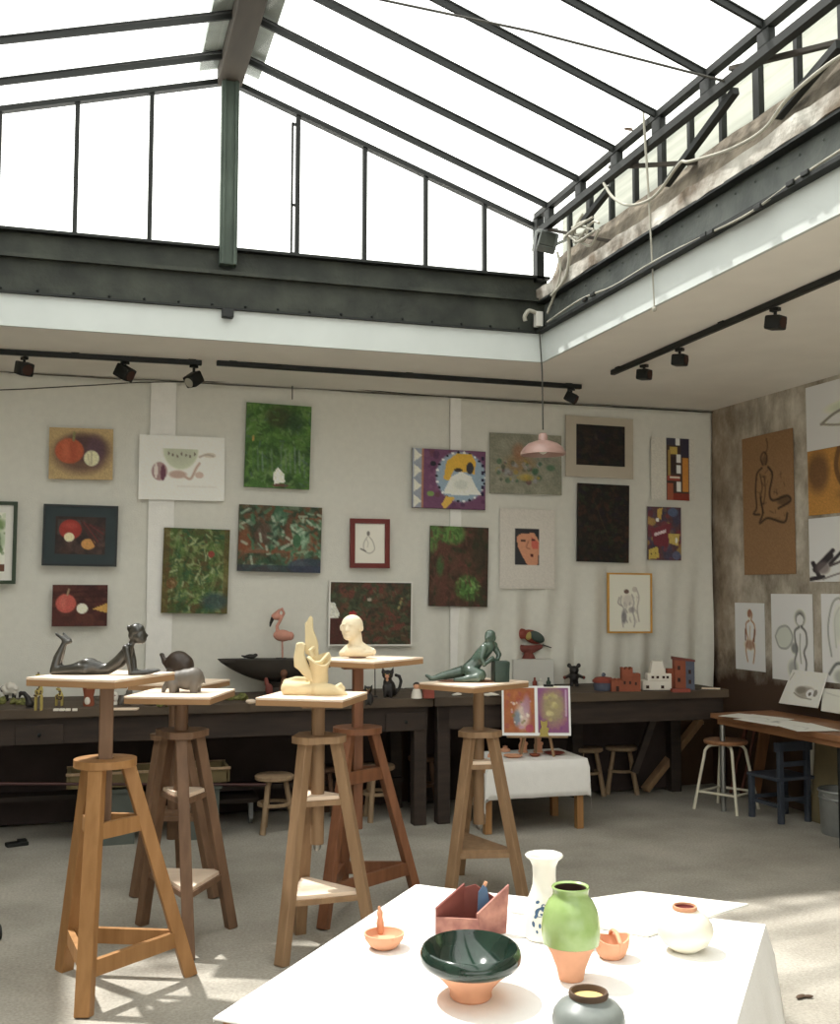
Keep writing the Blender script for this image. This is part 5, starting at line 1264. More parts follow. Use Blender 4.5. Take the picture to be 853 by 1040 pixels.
# boat-shaped dark dish
it = It('boat_dish', 'wide dark boat-shaped dish on a narrow foot', 'dish', 283, 704.5, ZB); r = it.empty(); k = it.s
m = MB(); n = 24; rows = []
t = m.bm
for i in range(n+1):
    u = i/n; x = -63+126*u; q = max(.05, math.sin(PI*u)**.55); w = 15*q; b = 35-24*math.sin(PI*u)**.8
    ring = []
    for j in range(9):
        a = PI*j/8; ring.append(t.verts.new(it.q(x, -w*math.cos(a), 35-(35-b)*math.sin(a)**.8)))
    for j in range(9):
        a = PI*(8-j)/8; ring.append(t.verts.new(it.q(x*.97, -w*.82*math.cos(a), 34.5-(35-b)*.75*math.sin(a)**.8)))
    rows.append(ring)
for a, b in zip(rows, rows[1:]):
    for j in range(18): t.faces.new((a[j], a[(j+1) % 18], b[(j+1) % 18], b[j]))
t.faces.new(rows[0]); t.faces.new(rows[-1][::-1]); bmesh.ops.recalc_face_normals(t, faces=t.faces[:])
m.build('hull', 'anvil_dark', r, smooth=True)
m = MB(); m.lathe(it.prof([(0, 0), (16, 0), (15, 2), (9, 7), (11, 12), (0, 13)]), n=24); m.build('foot', 'anvil_dark', r, smooth=True)
m = MB(); m.box(it.q(-10, 0, 33), (96*k, 20*k, 2.4*k), bev=.004); m.build('lid_board', 'anvil_dark', r)
bz = it.b.z+35.2*k
# flamingo
def on_it(base, px, z): # a point above the base thing's centre line, at a pixel column
    return base.b + Vector((math.cos(base.rz), math.sin(base.rz), 0))*((px-base.px)*base.s) + Vector((0, 0, z-base.b.z))
f = It('flamingo_figurine', 'pink flamingo figurine standing on the boat-shaped dish', 'figurine', 285, 664, 0, at=on_it(it, 285, bz)); r = f.empty(); m = MB()
m.ell(f.p(286, 640.5, 0), (9.5*f.s, 5*f.s, 6*f.s), ry=.05); m.ell(f.p(294, 641, 0), (4*f.s, 3*f.s, 4.4*f.s))
chain(m, f, [(281, 637, 0, 2.2), (280.5, 631, 0, 1.7), (284, 625, 0, 1.5), (287.5, 618, 0, 1.4), (285.5, 613.5, 0, 1.4), (282.5, 615, 0, 1.5), (280, 619, 0, 3)]); m.ell(f.p(279.5, 621, 0), (5*f.s, 3.2*f.s, 4*f.s))
m.build('body', 'flamingo_pink', r, remesh=.0045, smooth_it=2)
m = MB(); chain(m, f, [(276, 623, 0, 2), (274, 628, 0, 1.4), (273.5, 631, 0, .8)]); m.build('beak', 'black_clay', r, smooth=True)
for dv in (-1.4, 1.4):
    m = MB(); m.tube([f.p(286, 645, dv), f.p(286.5, 663, dv)], .7*f.s, 8); m.build('leg', 'flamingo_pink', r)
m = MB(); m.lathe(f.prof([(0, 0), (6, 0), (5.6, 1), (0, 1)]), n=16); m.build('base', 'black_clay', r)
f = It('bird_figurine', 'small flat black bird figurine at the tip of the boat dish', 'figurine', 252, 665, 0, at=on_it(it, 254, bz)); m = MB()
m.ell(f.q(0, 0, 2.4), (6*f.s, 3*f.s, 2.3*f.s)); m.ell(f.q(5, 0, 3.6), (2.4*f.s, 1.8*f.s, 1.8*f.s)); chain(m, f, [(246, 663, 0, 1.4), (243, 662, 0, .8)]); f.one(m, 'black_clay', remesh=.004)
# figures in front of the boat
it = It('bird_figurine', 'reddish bird figurine in front of the boat dish foot', 'figurine', 272, 707, ZB); m = MB()
blob(m, it, 273, 700, 0, 4, 6); chain(m, it, [(271, 695, 0, 2.6), (270, 690, 0, 2)]); chain(m, it, [(275, 704, 0, 2), (279, 706, 0, 1.2)]); it.one(m, 'clay_maroon', remesh=.0045)
it = It('head_figurine', 'small tan head figurine beside the cream figure', 'figurine', 288, 706, ZB); m = MB()
blob(m, it, 288, 684, 0, 3.8, 4.2); chain(m, it, [(288, 688, 0, 2.2), (288, 696, 0, 4.4), (288, 703, 0, 5)]); it.one(m, 'stone_brown', remesh=.0045)
it = It('stone', 'pale rounded stone on the bench edge by the moss', 'stone', 255, 715, ZB); m = MB(); m.ell(it.q(0, 0, 2.4), (5.6*it.s, 4*it.s, 2.6*it.s)); m.jitter(.006, 20, 3); it.one(m, 'board_pale', smooth=True)
it = It('small_box', 'pale little box with red knobs at right of the animal stand', 'box', 212, 704, ZB); r = it.empty(); m = MB(); m.box(it.q(0, 0, 5), (18*it.s, 10*it.s, 10*it.s), bev=.003); m.build('body', 'board_pale', r)
m = MB(); m.ell(it.q(6, 0, 11), 1.4*it.s); m.ell(it.q(-3, 0, 11), 1.2*it.s); m.build('knob', 'red_clay', r)
# cats
def cat_fig(it, mt, h, tail):
    r = it.empty(); m = MB(); k = it.s
    m.ell(it.q(0, 0, h*.3), (h*.24*k, h*.2*k, h*.32*k)); m.ell(it.q(-.04*h, -.02*h, h*.5), (h*.17*k, h*.16*k, h*.22*k)); m.ell(it.q(-.05*h, -.06*h, h*.78), (h*.2*k, h*.17*k, h*.17*k))
    for u in (-.2, .1): m.tube([it.q(u*h, -.06*h, h*.86), it.q((u-.02 if u < 0 else u+.05)*h, -.04*h, h*1.05)], [h*.08*k, h*.012*k], 8)
    m.ell(it.q(-.06*h, -.22*h, h*.73), (h*.09*k, h*.08*k, h*.07*k))
    for u in (-.14, .08): m.limb([it.q(u*h, -.12*h, h*.4), it.q(u*h, -.16*h, h*.03)], [h*.075*k, h*.06*k])
    if tail: m.limb([it.q(x*h, .05*h, z*h) for x, z in ((.2, .1), (.36, .3), (.42, .55), (.36, .72), (.24, .76))], [h*.06*k]*5)
    m.build('body', mt, r, remesh=.005, smooth_it=3)
    m = MB(); m.ell(it.q(-.06*h, -.27*h, h*.74), (h*.075*k, h*.035*k, h*.07*k)); m.ell(it.q(-.06*h, -.22*h, h*.62), (h*.05*k, h*.04*k, h*.06*k)); m.build('muzzle', 'stone_brown' if h < 25 else 'terracotta', r, smooth=True)
    m = MB()
    for u in (-.12, .01): m.ell(it.q(u*h, -.21*h, h*.81), (h*.025*k,)*3, n=8)
    m.build('eyes', 'yellow_clay', r)
    return r
cat_fig(It('cat_figurine', 'large black cat figurine with curled tail on the bench', 'figurine', 395, 708, ZB), 'black_clay', 29, True)
cat_fig(It('cat_figurine', 'small black cat figurine left of the larger cat', 'figurine', 375, 716, ZB), 'black_clay', 20, False)
it = It('thin_stick', 'thin dark stick upright behind the small black cat', 'stick', 381, 708, ZB); m = MB(); m.tube([it.q(0, 0, 0), it.q(-.5, 0, 38)], .6*it.s, 6); m.lathe(it.prof([(0, 0), (3, 0), (2.4, 1.4), (0, 1.6)]), n=12); it.one(m, 'black_clay')
it = It('doll_figurine', 'red and white seated doll figurine left of the green nude stand', 'figurine', 423, 709, ZB); r = it.empty(); m = MB()
m.lathe(it.prof([(0, 0), (5.6, 0), (5.4, 4), (3.6, 9), (0, 10)]), n=20); m.build('body', 'white_clay', r, smooth=True)
m = MB(); m.ell(it.q(0, 0, 12), (3.4*it.s, 3.2*it.s, 3.4*it.s)); m.build('head', 'terracotta', r, smooth=True)
m = MB(); m.ell(it.q(0, .8, 13.4), (3.6*it.s, 3.4*it.s, 2.6*it.s)); m.build('hair', 'black_clay', r, smooth=True)
it = It('clay_block', 'red clay block beside the seated doll', 'block', 435, 709, ZB); m = MB(); m.box(it.q(0, 0, 5), (11*it.s, 9*it.s, 10*it.s), rz=.2, bev=.006); m.box(it.q(-1, 0, 12), (6*it.s, 6*it.s, 5*it.s), rz=.4, bev=.004); it.one(m, 'red_clay')
for px, w, lab in ((464, 10, 'small white lump on the bench left of the stand pole'), (498, 18, 'white paper scrap on the bench right of the stand pole')):
    it = It('white_scrap', lab, 'scrap', px, 707, ZB); m = MB(); m.ell(it.q(0, 0, 1.6), (w*.5*it.s, 3.4*it.s, 1.7*it.s)); m.jitter(.008, 24, 5); it.one(m, 'white_clay', smooth=True)
# pedestal block with parrot
it = It('plinth_block', 'white rectangular block standing on the bench under the parrot', 'block', 539, 695, ZB); k = it.s
m = MB(); m.box(it.q(0, 0, 13), (42*k, 26*k, 26*k), rz=.12, bev=.004); it.one(m, 'block_white')
tz = it.b.z+26*k
f = It('parrot_figurine', 'red parrot figurine perched on the white block', 'figurine', 537, 669, 0, at=on_it(it, 537, tz)); r = f.empty(); m = MB()
m.ell(f.p(541, 647, 0), (11*f.s, 5.6*f.s, 6.5*f.s), ry=.42); m.ell(f.p(530, 644, 0), (6*f.s, 5*f.s, 5.4*f.s)); m.build('body', 'red_clay', r, remesh=.0045)
m = MB(); chain(m, f, [(526, 644, 0, 2.2), (524.5, 647, 0, 1.5), (525.5, 650, 0, .8)]); m.build('beak', 'bark_brown', r, smooth=True)
m = MB()
for dv in (-4.6, 4.6): m.ell(f.p(545, 647, dv), (8.5*f.s, 2*f.s, 5*f.s), ry=.55)
m.build('wings', 'verdigris_dark', r, smooth=True)
m = MB(); m.ell(f.p(537, 646, -4.6), (3*f.s, 1.6*f.s, 4.4*f.s), ry=.4); m.build('wing_band', 'yellow_clay', r, smooth=True)
m = MB(); m.beam(f.p(551, 655, 0), f.p(560, 658, 0), 4*f.s, 1.6*f.s, w2=2*f.s, h2=1*f.s); m.build('tail', 'black_clay', r)
m = MB(); chain(m, f, [(526, 657, 0, 2.4), (533, 659.5, 0, 4), (541, 659.5, 0, 4), (549, 657, 0, 2.4)]); m.lathe(f.prof([(0, 0), (7, 0), (6, 2), (4, 6), (5, 10), (0, 11)]), n=18); m.build('perch', 'clay_maroon', r, smooth=True)
for px, mt, h, lab in ((543, 'red_clay', 11, 'tiny red bottle in front of the white block'), (549, 'porcelain', 10, 'tiny white bottle in front of the white block'), (557, 'verdigris', 11, 'tiny green bottle in front of the white block')):
    it = It('bottle', lab, 'bottle', px, 699, ZB); m = MB(); m.lathe(it.prof([(0, 0), (2.4, 0), (2.5, h*.6), (1, h*.75), (1, h), (0, h)]), n=14); it.one(m, mt, smooth=True)
# two-eared figure
it = It('eared_figurine', 'dark round-eared figurine with outstretched arms', 'figurine', 583, 697, ZB); r = it.empty(); m = MB()
blob(m, it, 583, 688, 0, 4.6, 6.4); blob(m, it, 583, 680.5, -1, 4.8, 4.4); m.ell(it.p(583, 682, -4.5), (2*it.s, 2*it.s, 1.6*it.s))
for u in (-1, 1):
    chain(m, it, [(583+4*u, 686, 0, 1.8), (583+9*u, 688, -1, 1.6)]); m.ell(it.p(583+4.8*u, 676, 0), (2.4*it.s, 1.2*it.s, 2.4*it.s)); chain(m, it, [(583+2.4*u, 692, 0, 2), (583+2.8*u, 696, -1, 1.9)])
m.build('body', 'black_clay', r, remesh=.0045, smooth_it=2)
m = MB()
for u in (-1, 1): m.ell(it.p(583+9.6*u, 688, -1), (1.8*it.s,)*3, n=8)
m.build('hands', 'clay_maroon', r, smooth=True)
# round box
it = It('round_box', 'round red and blue lidded clay box on the right bench', 'box', 613, 701, ZB); r = it.empty()
m = MB(); m.lathe(it.prof([(0, 0), (9.5, 0), (10.5, 5), (10, 8), (0, 8)]), n=24); m.build('body', 'blue_clay', r, smooth=True)
m = MB(); m.lathe(it.prof([(11.4, 8), (11.6, 10), (8, 13), (0, 14), (0, 8), (11.4, 8)]), n=24); m.build('lid', 'red_clay', r, smooth=True)
m = MB(); m.ell(it.q(0, 0, 15.5), (2.2*it.s, 2.2*it.s, 2.2*it.s)); m.build('knob', 'blue_clay', r, smooth=True)
# castle
def house(it, parts, windows, mt, wmt='dark_inside'):
    r = it.empty()
    for nm, (u0, u1, h, d, dv), mm in parts:
        m = MB(); m.box(it.q((u0+u1)/2, dv, h/2), ((u1-u0)*it.s, d*it.s, h*it.s), bev=.002); m.build(nm, mm or mt, r)
    for u, w, ww, hh, dv in windows:
        m = MB(); m.box(it.q(u, dv, w), (ww*it.s, .8*it.s, hh*it.s)); m.build('window_opening', wmt, r)
    return r
it = It('clay_castle', 'terracotta clay castle model with a tower', 'model', 635, 702, ZB)
r = house(it, [('wing', (-15, -3, 11, 12, 0), None), ('tower', (-4, 7, 22.5, 12, 1), None), ('side_block', (6.5, 15, 18, 12, 2), None)], [(-9, 3, 3, 5, -6.2), (-1.5, 9, 2, 3, -5.2), (4, 9, 2, 3, -5.2), (10, 8, 2, 3, -4.2)], 'terracotta_red')
m = MB()
for u in (-3, 1.4, 5.8): m.box(it.q(u, 1, 23.2), (2.2*it.s, 11*it.s, 2*it.s))
for u in (-14, -10, -6): m.box(it.q(u, 0, 11.8), (2.2*it.s, 11*it.s, 2*it.s))
m.build('battlements', 'terracotta_red', r)
it = It('clay_house', 'white clay house model with stepped tower', 'model', 666, 700, ZB)
r = house(it, [('lower_storey', (-15, 14, 9, 16, 0), None), ('upper_storey', (-9, 15, 16, 13, 2), None)], [(-4, 12.5, 2.6, 2.4, -4.7), (1, 12.5, 2.6, 2.4, -4.7), (7, 12.5, 2.6, 2.4, -4.7), (11, 12.5, 2.4, 2.4, -4.7), (-10, 3, 3, 3, -8.2), (5, 3, 3, 3, -8.2)], 'white_clay')
m = MB(); m.beam(it.q(1.5, 2, 15.5), it.q(1.5, 2, 28.5), 15*it.s, 12*it.s, w2=10*it.s, h2=8*it.s); m.build('tower', 'white_clay', r)
it = It('clay_house', 'tall red and blue clay house model at the bench end', 'model', 694, 700, ZB)
r = house(it, [('red_front', (-10, 1, 31, 12, -1), None), ('blue_side', (1, 10, 29, 13, 0), 'blue_clay'), ('balcony', (-17, -9, 21, 6, 1), None)], [(-6, 22, 2.6, 4, -7.2), (5, 18, 2.4, 4, -6.8), (5, 8, 2.4, 4, -6.8), (-6, 10, 2.6, 4, -7.2)], 'terracotta_red')
m = MB(); m.prism([it.q(-10.5, -7.5, 30), it.q(10.5, -7.5, 28), it.q(10.5, -7.5, 30), it.q(-10.5, -7.5, 33)], it.q(0, 15, 0)); m.build('roof', 'clay_maroon', r)
it = It('clay_slab', 'flat red clay slab in front of the tall clay house', 'slab', 691, 703, ZB); m = MB(); m.box(it.q(0, 0, 1.8), (19*it.s, 7*it.s, 3.6*it.s), rz=.1, bev=.004); it.one(m, 'red_clay')
it = It('board_scrap', 'thin pale strip lying at the far right end of the bench', 'board', 722, 700, ZB); m = MB(); m.box(it.q(0, 0, .8), (18*it.s, 5*it.s, 1.2*it.s), rz=-.3, bev=.001); it.one(m, 'board_pale')

# ================================================================== SMALL WHITE-CLOTH TABLE
ZS = .46
Lf, Rf = onZ(495, 847, 0), onZ(588, 841, 0)
ux = (Rf-Lf); tw = ux.length; ux.normalize(); uy = Vector((-ux.y, ux.x, 0)); an = math.atan2(ux.y, ux.x)
r = thing('low_table', 'low wooden table under a white cloth by the workbench', 'table', Lf, an)
td = .42
m = MB(); m.box((tw/2, td/2, ZS-.014), (tw+.06, td+.04, .02)); m.build('table_top', 'wood_gold', r)
m = MB(); m.box((tw/2, .0, ZS-.06), (tw, .02, .06)); m.box((tw/2, td, ZS-.06), (tw, .02, .06)); m.build('apron', 'wood_gold', r)
for x in (0, tw):
    for y in (0, td):
        m = MB(); m.box((x, y, (ZS-.02)/2), (.048, .048, ZS-.02), bev=.004); m.build('leg', 'wood_gold', r)
def drape(name, lab, cat, loc, an, x0, x1, y0, y1, z, drops, nseg, th, mt, seed, amp, flare=.05):
    """cloth over the rectangle: drops = overhang at (front y0, right x1, back y1, left x0)"""
    m = MB(); t = m.bm; n = nseg
    df, dr, db, dl = drops
    us = list(np.linspace(-1, 0, 7)[:-1]) + list(np.linspace(0, 1, n+1)) + list(np.linspace(1, 2, 7)[1:])
    G = []
    for v in us:
        row = []
        for u in us:
            uc, vc = min(max(u, 0), 1), min(max(v, 0), 1)
            x = x0+(x1-x0)*uc; y = y0+(y1-y0)*vc; zz = z
            a = max(0, -u)*dl + max(0, u-1)*dr; b = max(0, -v)*df + max(0, v-1)*db
            ou = -1 if u < 0 else (1 if u > 1 else 0); ov = -1 if v < 0 else (1 if v > 1 else 0)
            drop = max(a, b) + .35*min(a, b)
            wv = amp*math.sin((x+y*1.3)*22+seed)*min(1, drop*5) + amp*.6*mnoise.noise((x*7, y*7, seed))*min(1, drop*5)
            x += ou*(.010+flare*drop*.6 + max(0, wv)); y += ov*(.010+flare*drop*.6 + max(0, wv))
            zz = z - drop + (.0015*mnoise.noise((x*6, y*6, seed+3)) if drop == 0 else 0)
            row.append(t.verts.new((x, y, zz)))
        G.append(row)
    for a, b in zip(G, G[1:]):
        for i in range(len(us)-1): t.faces.new((a[i], a[i+1], b[i+1], b[i]))
    bmesh.ops.recalc_face_normals(t, faces=t.faces[:])
    o = m.build(name, mt, _DUMMY, smooth=True); o.parent = None
    md = o.modifiers.new('Solid', 'SOLIDIFY'); md.thickness = th; md.offset = 1
    o.location = loc; o.rotation_euler = (0, 0, an)
    return tag(o, lab, cat)
drape('tablecloth', 'white cloth draped over the low table by the workbench', 'tablecloth', Lf, an, -.005, tw+.05, -.03, td+.03, ZS+.002, (.235, .25, .2, .31), 14, .003, 'linen', 2, .012, .05)
zt = ZS+.007
# double painting on a small easel
it = It('tabletop_easel', 'little wooden easel on the low cloth table', 'easel', 545, 769, zt); r = it.empty(); k = it.s
m = MB(); m.beam(it.q(-16, 4, 0), it.q(-4, 10, 62), 2.4*k, 2.4*k); m.build('leg', 'wood_tan', r)
m = MB(); m.beam(it.q(18, 4, 0), it.q(6, 10, 62), 2.4*k, 2.4*k); m.build('leg', 'wood_tan', r)
m = MB(); m.beam(it.q(1, 20, 0), it.q(1, 11, 62), 2.4*k, 2.4*k); m.build('leg', 'wood_tan', r)
m = MB(); m.box(it.q(1, 3, 20.5), (62*k, 8*k, 2*k)); m.build('ledge', 'wood_tan', r)
cv = Cv(90, 62, (216, 212, 202), 50)
cv.rect(.03, .05, .475, .94, (150, 82, 44)).rect(.52, .05, .97, .94, (122, 66, 108))
cv.blot(50, [(164, 92, 48), (140, 66, 60), (150, 70, 44)], .02, .06, .7, (.06, .1, .44, .9)).ell(.3, .6, .1, .25, (184, 174, 168), .8, .7).ell(.22, .65, .05, .15, (92, 112, 130), .8, .6).ell(.36, .4, .05, .2, (150, 110, 130), .8, .7).blot(14, [(200, 196, 180), (110, 100, 60), (160, 120, 140)], .015, .035, .8, (.14, .3, .42, .85)).ell(.4, .85, .06, .08, (150, 50, 84), .7)
cv.blot(40, [(110, 56, 110), (134, 84, 96)], .02, .05, .7, (.55, .1, .94, .9)).ell(.74, .42, .17, .34, (142, 134, 84), .85, .7).blot(16, [(160, 146, 84), (128, 116, 84), (176, 164, 110)], .02, .05, .7, (.6, .15, .88, .7)).line([(.93, .1), (.93, .6)], .012, (178, 150, 178), .8).rect(0, 0, .03, 1, (216, 212, 202)).rect(.475, 0, .52, 1, (216, 212, 202)).grain(.08)
e = it.b + Vector((math.cos(it.rz)*.0, 0, 0))
o = thing('double_painting', 'pair of abstract paintings, orange and violet, on one white board', 'painting', it.b+Vector((0, 0, 21.6*k)), it.rz)
w_, h_ = 70*k, 50*k
m = MB(); m.box((0, -.002, h_/2), (w_, .008, h_)); m.bm.transform(Matrix.Rotation(-.12, 4, 'X') ); m.build('backing', 'paper_white', o)
a = paint_mesh('artwork', cv, w_, h_, .002, o, 1.5, -.006); a.rotation_euler = (-.12, 0, 0)
m = MB(); m.box((13*k*1.0, h_*.13-.004, h_), (10*k, 3*k, 2.4*k), bev=.002); m.build('clip', 'black_plastic', o)
def paper_cat(px, py, z, h, mt, lab, at=None):
    it = It('cat_cutout', lab, 'figurine', px, py, z, None, at=at); m = MB(); k = it.s
    pts = [(-3.6, 0), (-4.4, .35*h), (-2.4, .55*h), (-3.2, .72*h), (-3.6, h), (-1.2, .9*h), (1.2, .9*h), (3.2, h), (3.2, .72*h), (2.4, .55*h), (4.8, .5*h), (5.2, .42*h), (4, .35*h), (3.8, 0)]
    m.prism([it.q(u, -1.6, w) for u, w in pts], it.q(0, 3.2, 0)); m.box(it.q(0, 0, .6), (9*k, 7*k, 1.2*k)); return it.one(m, mt)
paper_cat(531, 764, zt, 20, 'terracotta', 'terracotta figurine left below the double painting')
paper_cat(546.5, 764, zt, 20, 'terracotta', 'terracotta figurine below the violet painting')
it2 = It('x', 'x', 'x', 545, 769, zt)
paper_cat(553, 746, 0, 16, 'yellow_clay', 'yellow figurine standing on the easel ledge', at=it2.b+Vector((math.cos(it2.rz), math.sin(it2.rz), 0))*(7.5*it2.s)+Vector((math.sin(it2.rz)*3*it2.s, -math.cos(it2.rz)*2.4*it2.s, 21.6*it2.s)))
for px, py, w, h, mt, lab in ((498, 769, 3, 7, 'terracotta', 'tiny terracotta figure at the left corner of the cloth table'), (513, 763, 5.5, 6, 'terracotta', 'small terracotta lump behind the plate on the cloth table')):
    it = It('clay_piece', lab, 'figurine', px, py, zt); m = MB(); m.lathe(it.prof([(0, 0), (w, 0), (w*.9, h*.4), (w*.4, h*.6), (w*.5, h*.85), (0, h)]), n=14); it.one(m, mt, smooth=True)
for px, py, w, mt, lab in ((521, 769, 10, 'terracotta', 'small terracotta plate at the front of the cloth table'), (563, 766, 11, 'red_clay', 'small red plate at the right of the cloth table'), (543, 768, 6, 'terracotta_red', 'tiny red-brown saucer between the two plates')):
    it = It('small_plate', lab, 'plate', px, py, zt, 'small clay plates on the cloth table'); m = MB(); m.lathe(it.prof([(0, 0), (w*.6, 0), (w, 2), (w*.94, 2.3), (w*.55, .8), (0, .8)]), n=24); it.one(m, mt, smooth=True)

# ================================================================== FOREGROUND TABLE
ZM = .75
A, B, Cc = onZ(222, 1032, ZM), onZ(425, 898, ZM), onZ(782, 938, ZM)
e1 = (B-A); ly = e1.length; e1.normalize(); an = math.atan2(e1.y, e1.x)-PI/2
lx = (Cc-B).length
r = thing('display_table', 'large wooden table under the white cloth in the foreground', 'table', (A.x, A.y, 0), an)
m = MB(); m.box((lx/2-.004, ly/2, ZM-.0205), (lx-.02, ly-.012, .03), bev=.002); m.build('table_top', 'wood_gold', r)
m = MB()
for y in (.04, ly-.04): m.box((lx/2, y, ZM-.08), (lx-.1, .022, .09))
for x in (.04, lx-.04): m.box((x, ly/2, ZM-.08), (.022, ly-.1, .09))
m.build('apron', 'wood_gold', r)
for x in (.06, lx-.06):
    for y in (.06, ly-.06):
        m = MB(); m.box((x, y, .357), (.06, .06, .714), bev=.004); m.build('leg', 'wood_gold', r)
drape('tablecloth', 'large white cloth over the foreground pottery table', 'tablecloth', (A.x, A.y, 0), an, .004, lx-.012, .004, ly-.004, ZM-.003, (.003, .42, .1, .005), 30, .003, 'linen', 5, .014, .2)
zt = ZM+.001
# white board poking out beyond the back edge
P, Q = onZ(649, 905.5, ZM+.006), onZ(760, 918.5, ZM+.006); K1, K2 = onZ(600, 912.6, ZM+.006), onZ(726, 929, ZM+.006)
d1 = (K1-P).normalized(); d2 = (K2-Q).normalized()
m = MB(); m.prism([v+Vector((0, 0, -.0045)) for v in (P, Q, Q+d2*.42, P+d1*.42)], (0, 0, .006)); tag(m.build('white_board', 'paper_white'), 'thin white board on the pottery table jutting past its back edge', 'board')

# --- bowl
it = It('glazed_bowl', 'wide bowl with dark green glaze and bare terracotta foot', 'bowl', 478, 1012, zt); r = it.empty()
m = MB(); m.lathe(it.prof([(0, 0), (20, 0), (21.5, 2), (21, 6), (23, 11), (32, 21), (43, 30), (47, 33), (40, 33), (20, 16), (0, 12)]), n=48); m.build('body', 'terracotta', r, smooth=True)
m = MB(); m.lathe(it.prof([(45, 31), (50, 34.5), (52, 39), (51.5, 44), (49, 49), (47, 50), (46, 48), (44, 42), (37, 31), (22, 20), (8, 16), (0, 15.5)]), n=56); m.build('glaze', 'glaze_dark', r, smooth=True); r.scale = (1, 1.14, 1)
# --- ashtray with handle figure
it = It('clay_dish', 'small terracotta dish with a bird-shaped handle at the left', 'dish', 390, 962, zt); r = it.empty()
m = MB(); m.lathe(it.prof([(0, 0), (11, 0), (15, 3), (19.5, 9), (20.6, 14.5), (18.8, 14.5), (17, 9), (11, 4.5), (0, 4)]), n=36); m.build('bowl', 'terracotta', r, smooth=True)
m = MB(); m.limb([it.q(-4, 14, 12), it.q(-4.5, 13, 20), it.q(-4.5, 12, 26), it.q(-4.8, 11, 31)], [3.6*it.s, 4.2*it.s, 2.8*it.s, 3.4*it.s]); m.limb([it.q(-4.8, 11, 31), it.q(-5.5, 10, 37)], [2.4*it.s, 1.5*it.s]); m.build('handle', 'terracotta', r, remesh=.0016, smooth_it=2)
m = MB(); m.box(it.q(3, -15, 13.5), (17*it.s, 8*it.s, 2*it.s), rx=.3, bev=.0015); m.build('rest', 'terracotta', r)
# --- slab-built box
it = It('slab_box', 'open maroon clay box built of slanting slabs', 'clay box', 477, 948, zt); r = it.empty(); k = it.s; th = 2.6
def wall(name, a, b, ha, hb, mt, peak=None, leanv=(0, 0)):
    A0 = it.q(a[0], a[1], 0); B0 = it.q(b[0], b[1], 0); n = (B0-A0).cross(Vector((0, 0, 1))).normalized()*(th*k)
    pts = [A0, B0, B0+it.q(leanv[0], leanv[1], hb)]
    if peak: pts.append(A0.lerp(B0, peak[0])+it.q(leanv[0]*peak[0], leanv[1]*peak[0], peak[1]))
    pts.append(A0+it.q(0, 0, ha))
    m = MB(); m.prism(pts, n); return m.build(name, mt, r)
m = MB(); m.prism([it.q(u, v, 0) for u, v in ((-34, -8), (10, -15), (33, 6), (-6, 16))], (0, 0, 3*k)); m.build('floor_slab', 'clay_maroon', r)
wall('front_wall', (-34, -8), (9, -15), 19, 19, 'clay_pink')
wall('left_wall', (-35, -8), (-6, 15), 28, 46, 'clay_maroon')
wall('back_wall', (-5, 15), (33, 6), 42, 30, 'clay_maroon', (.3, 46))
wall('right_panel', (6, -14), (36, 4), 24, 48, 'clay_pink', None, (3, 0))
m = MB(); m.prism([it.q(u, 3, w) for u, w in ((8, 20), (22, 20), (18, 44), (14, 47), (9, 40))], it.q(0, 2.4, 0)); m.build('inner_tile', 'blue_deco', r)
m = MB(); m.beam(it.q(12, 6, 38), it.q(17, 6, 50), 3*k, 3*k); m.build('peg', 'terracotta', r)
# --- white vase with blue decoration
it = It('porcelain_vase', 'white flared vase painted with blue flowers', 'vase', 553, 952, zt); r = it.empty(); k = it.s
PV = [(0, 0), (19, 0), (20.5, 3), (21, 8), (20.5, 24), (18, 36), (14, 46), (12, 53), (11.6, 62), (12, 71), (14.5, 77), (18.6, 80.5), (19.4, 82), (18.4, 83), (15, 80.5), (11, 74), (10, 60), (0, 52)]
m = MB(); m.lathe(it.prof(PV), n=48); m.build('body', 'porcelain', r, smooth=True)
def surf(pr, h):
    for (r0, h0), (r1, h1) in zip(pr, pr[1:]):
        if h0 <= h <= h1 and h1 > h0: return r0+(r1-r0)*(h-h0)/(h1-h0)
    return pr[-1][0]
m = MB()
def patch(u, w, ru, rw, rot=0):
    t = bmesh.new(); vs = []
    for i in range(12):
        a = 2*PI*i/12; du, dw = ru*math.cos(a), rw*math.sin(a); du, dw = du*math.cos(rot)-dw*math.sin(rot), du*math.sin(rot)+dw*math.cos(rot)
        R0 = surf(PV[:9], w+dw)+.25; ang = -PI/2+(u+du)/R0
        vs.append(t.verts.new(it.q(R0*math.cos(ang), R0*math.sin(ang), w+dw)))
    t.faces.new(vs); m._add(t)
for a in ((-6, 30, 6.5, 4.4, .3), (-1, 34, 3, 5, .9), (-3, 33, 3.6, 2.4, -.4), (-11, 26, 3, 1.6, .9), (-2, 27, 5, 1.4, -.3), (-14, 18, 1.8, 3, .2), (-7, 17, 1.4, 2.4, 0), (-10, 11, 1.2, 1.8, .3), (4, 20, 3, 1.4, .5), (8, 30, 3, 2, .2), (-9, 39, 2.4, 1.4, .4)): patch(*a)
m.build('flower_painting', 'blue_deco', r)
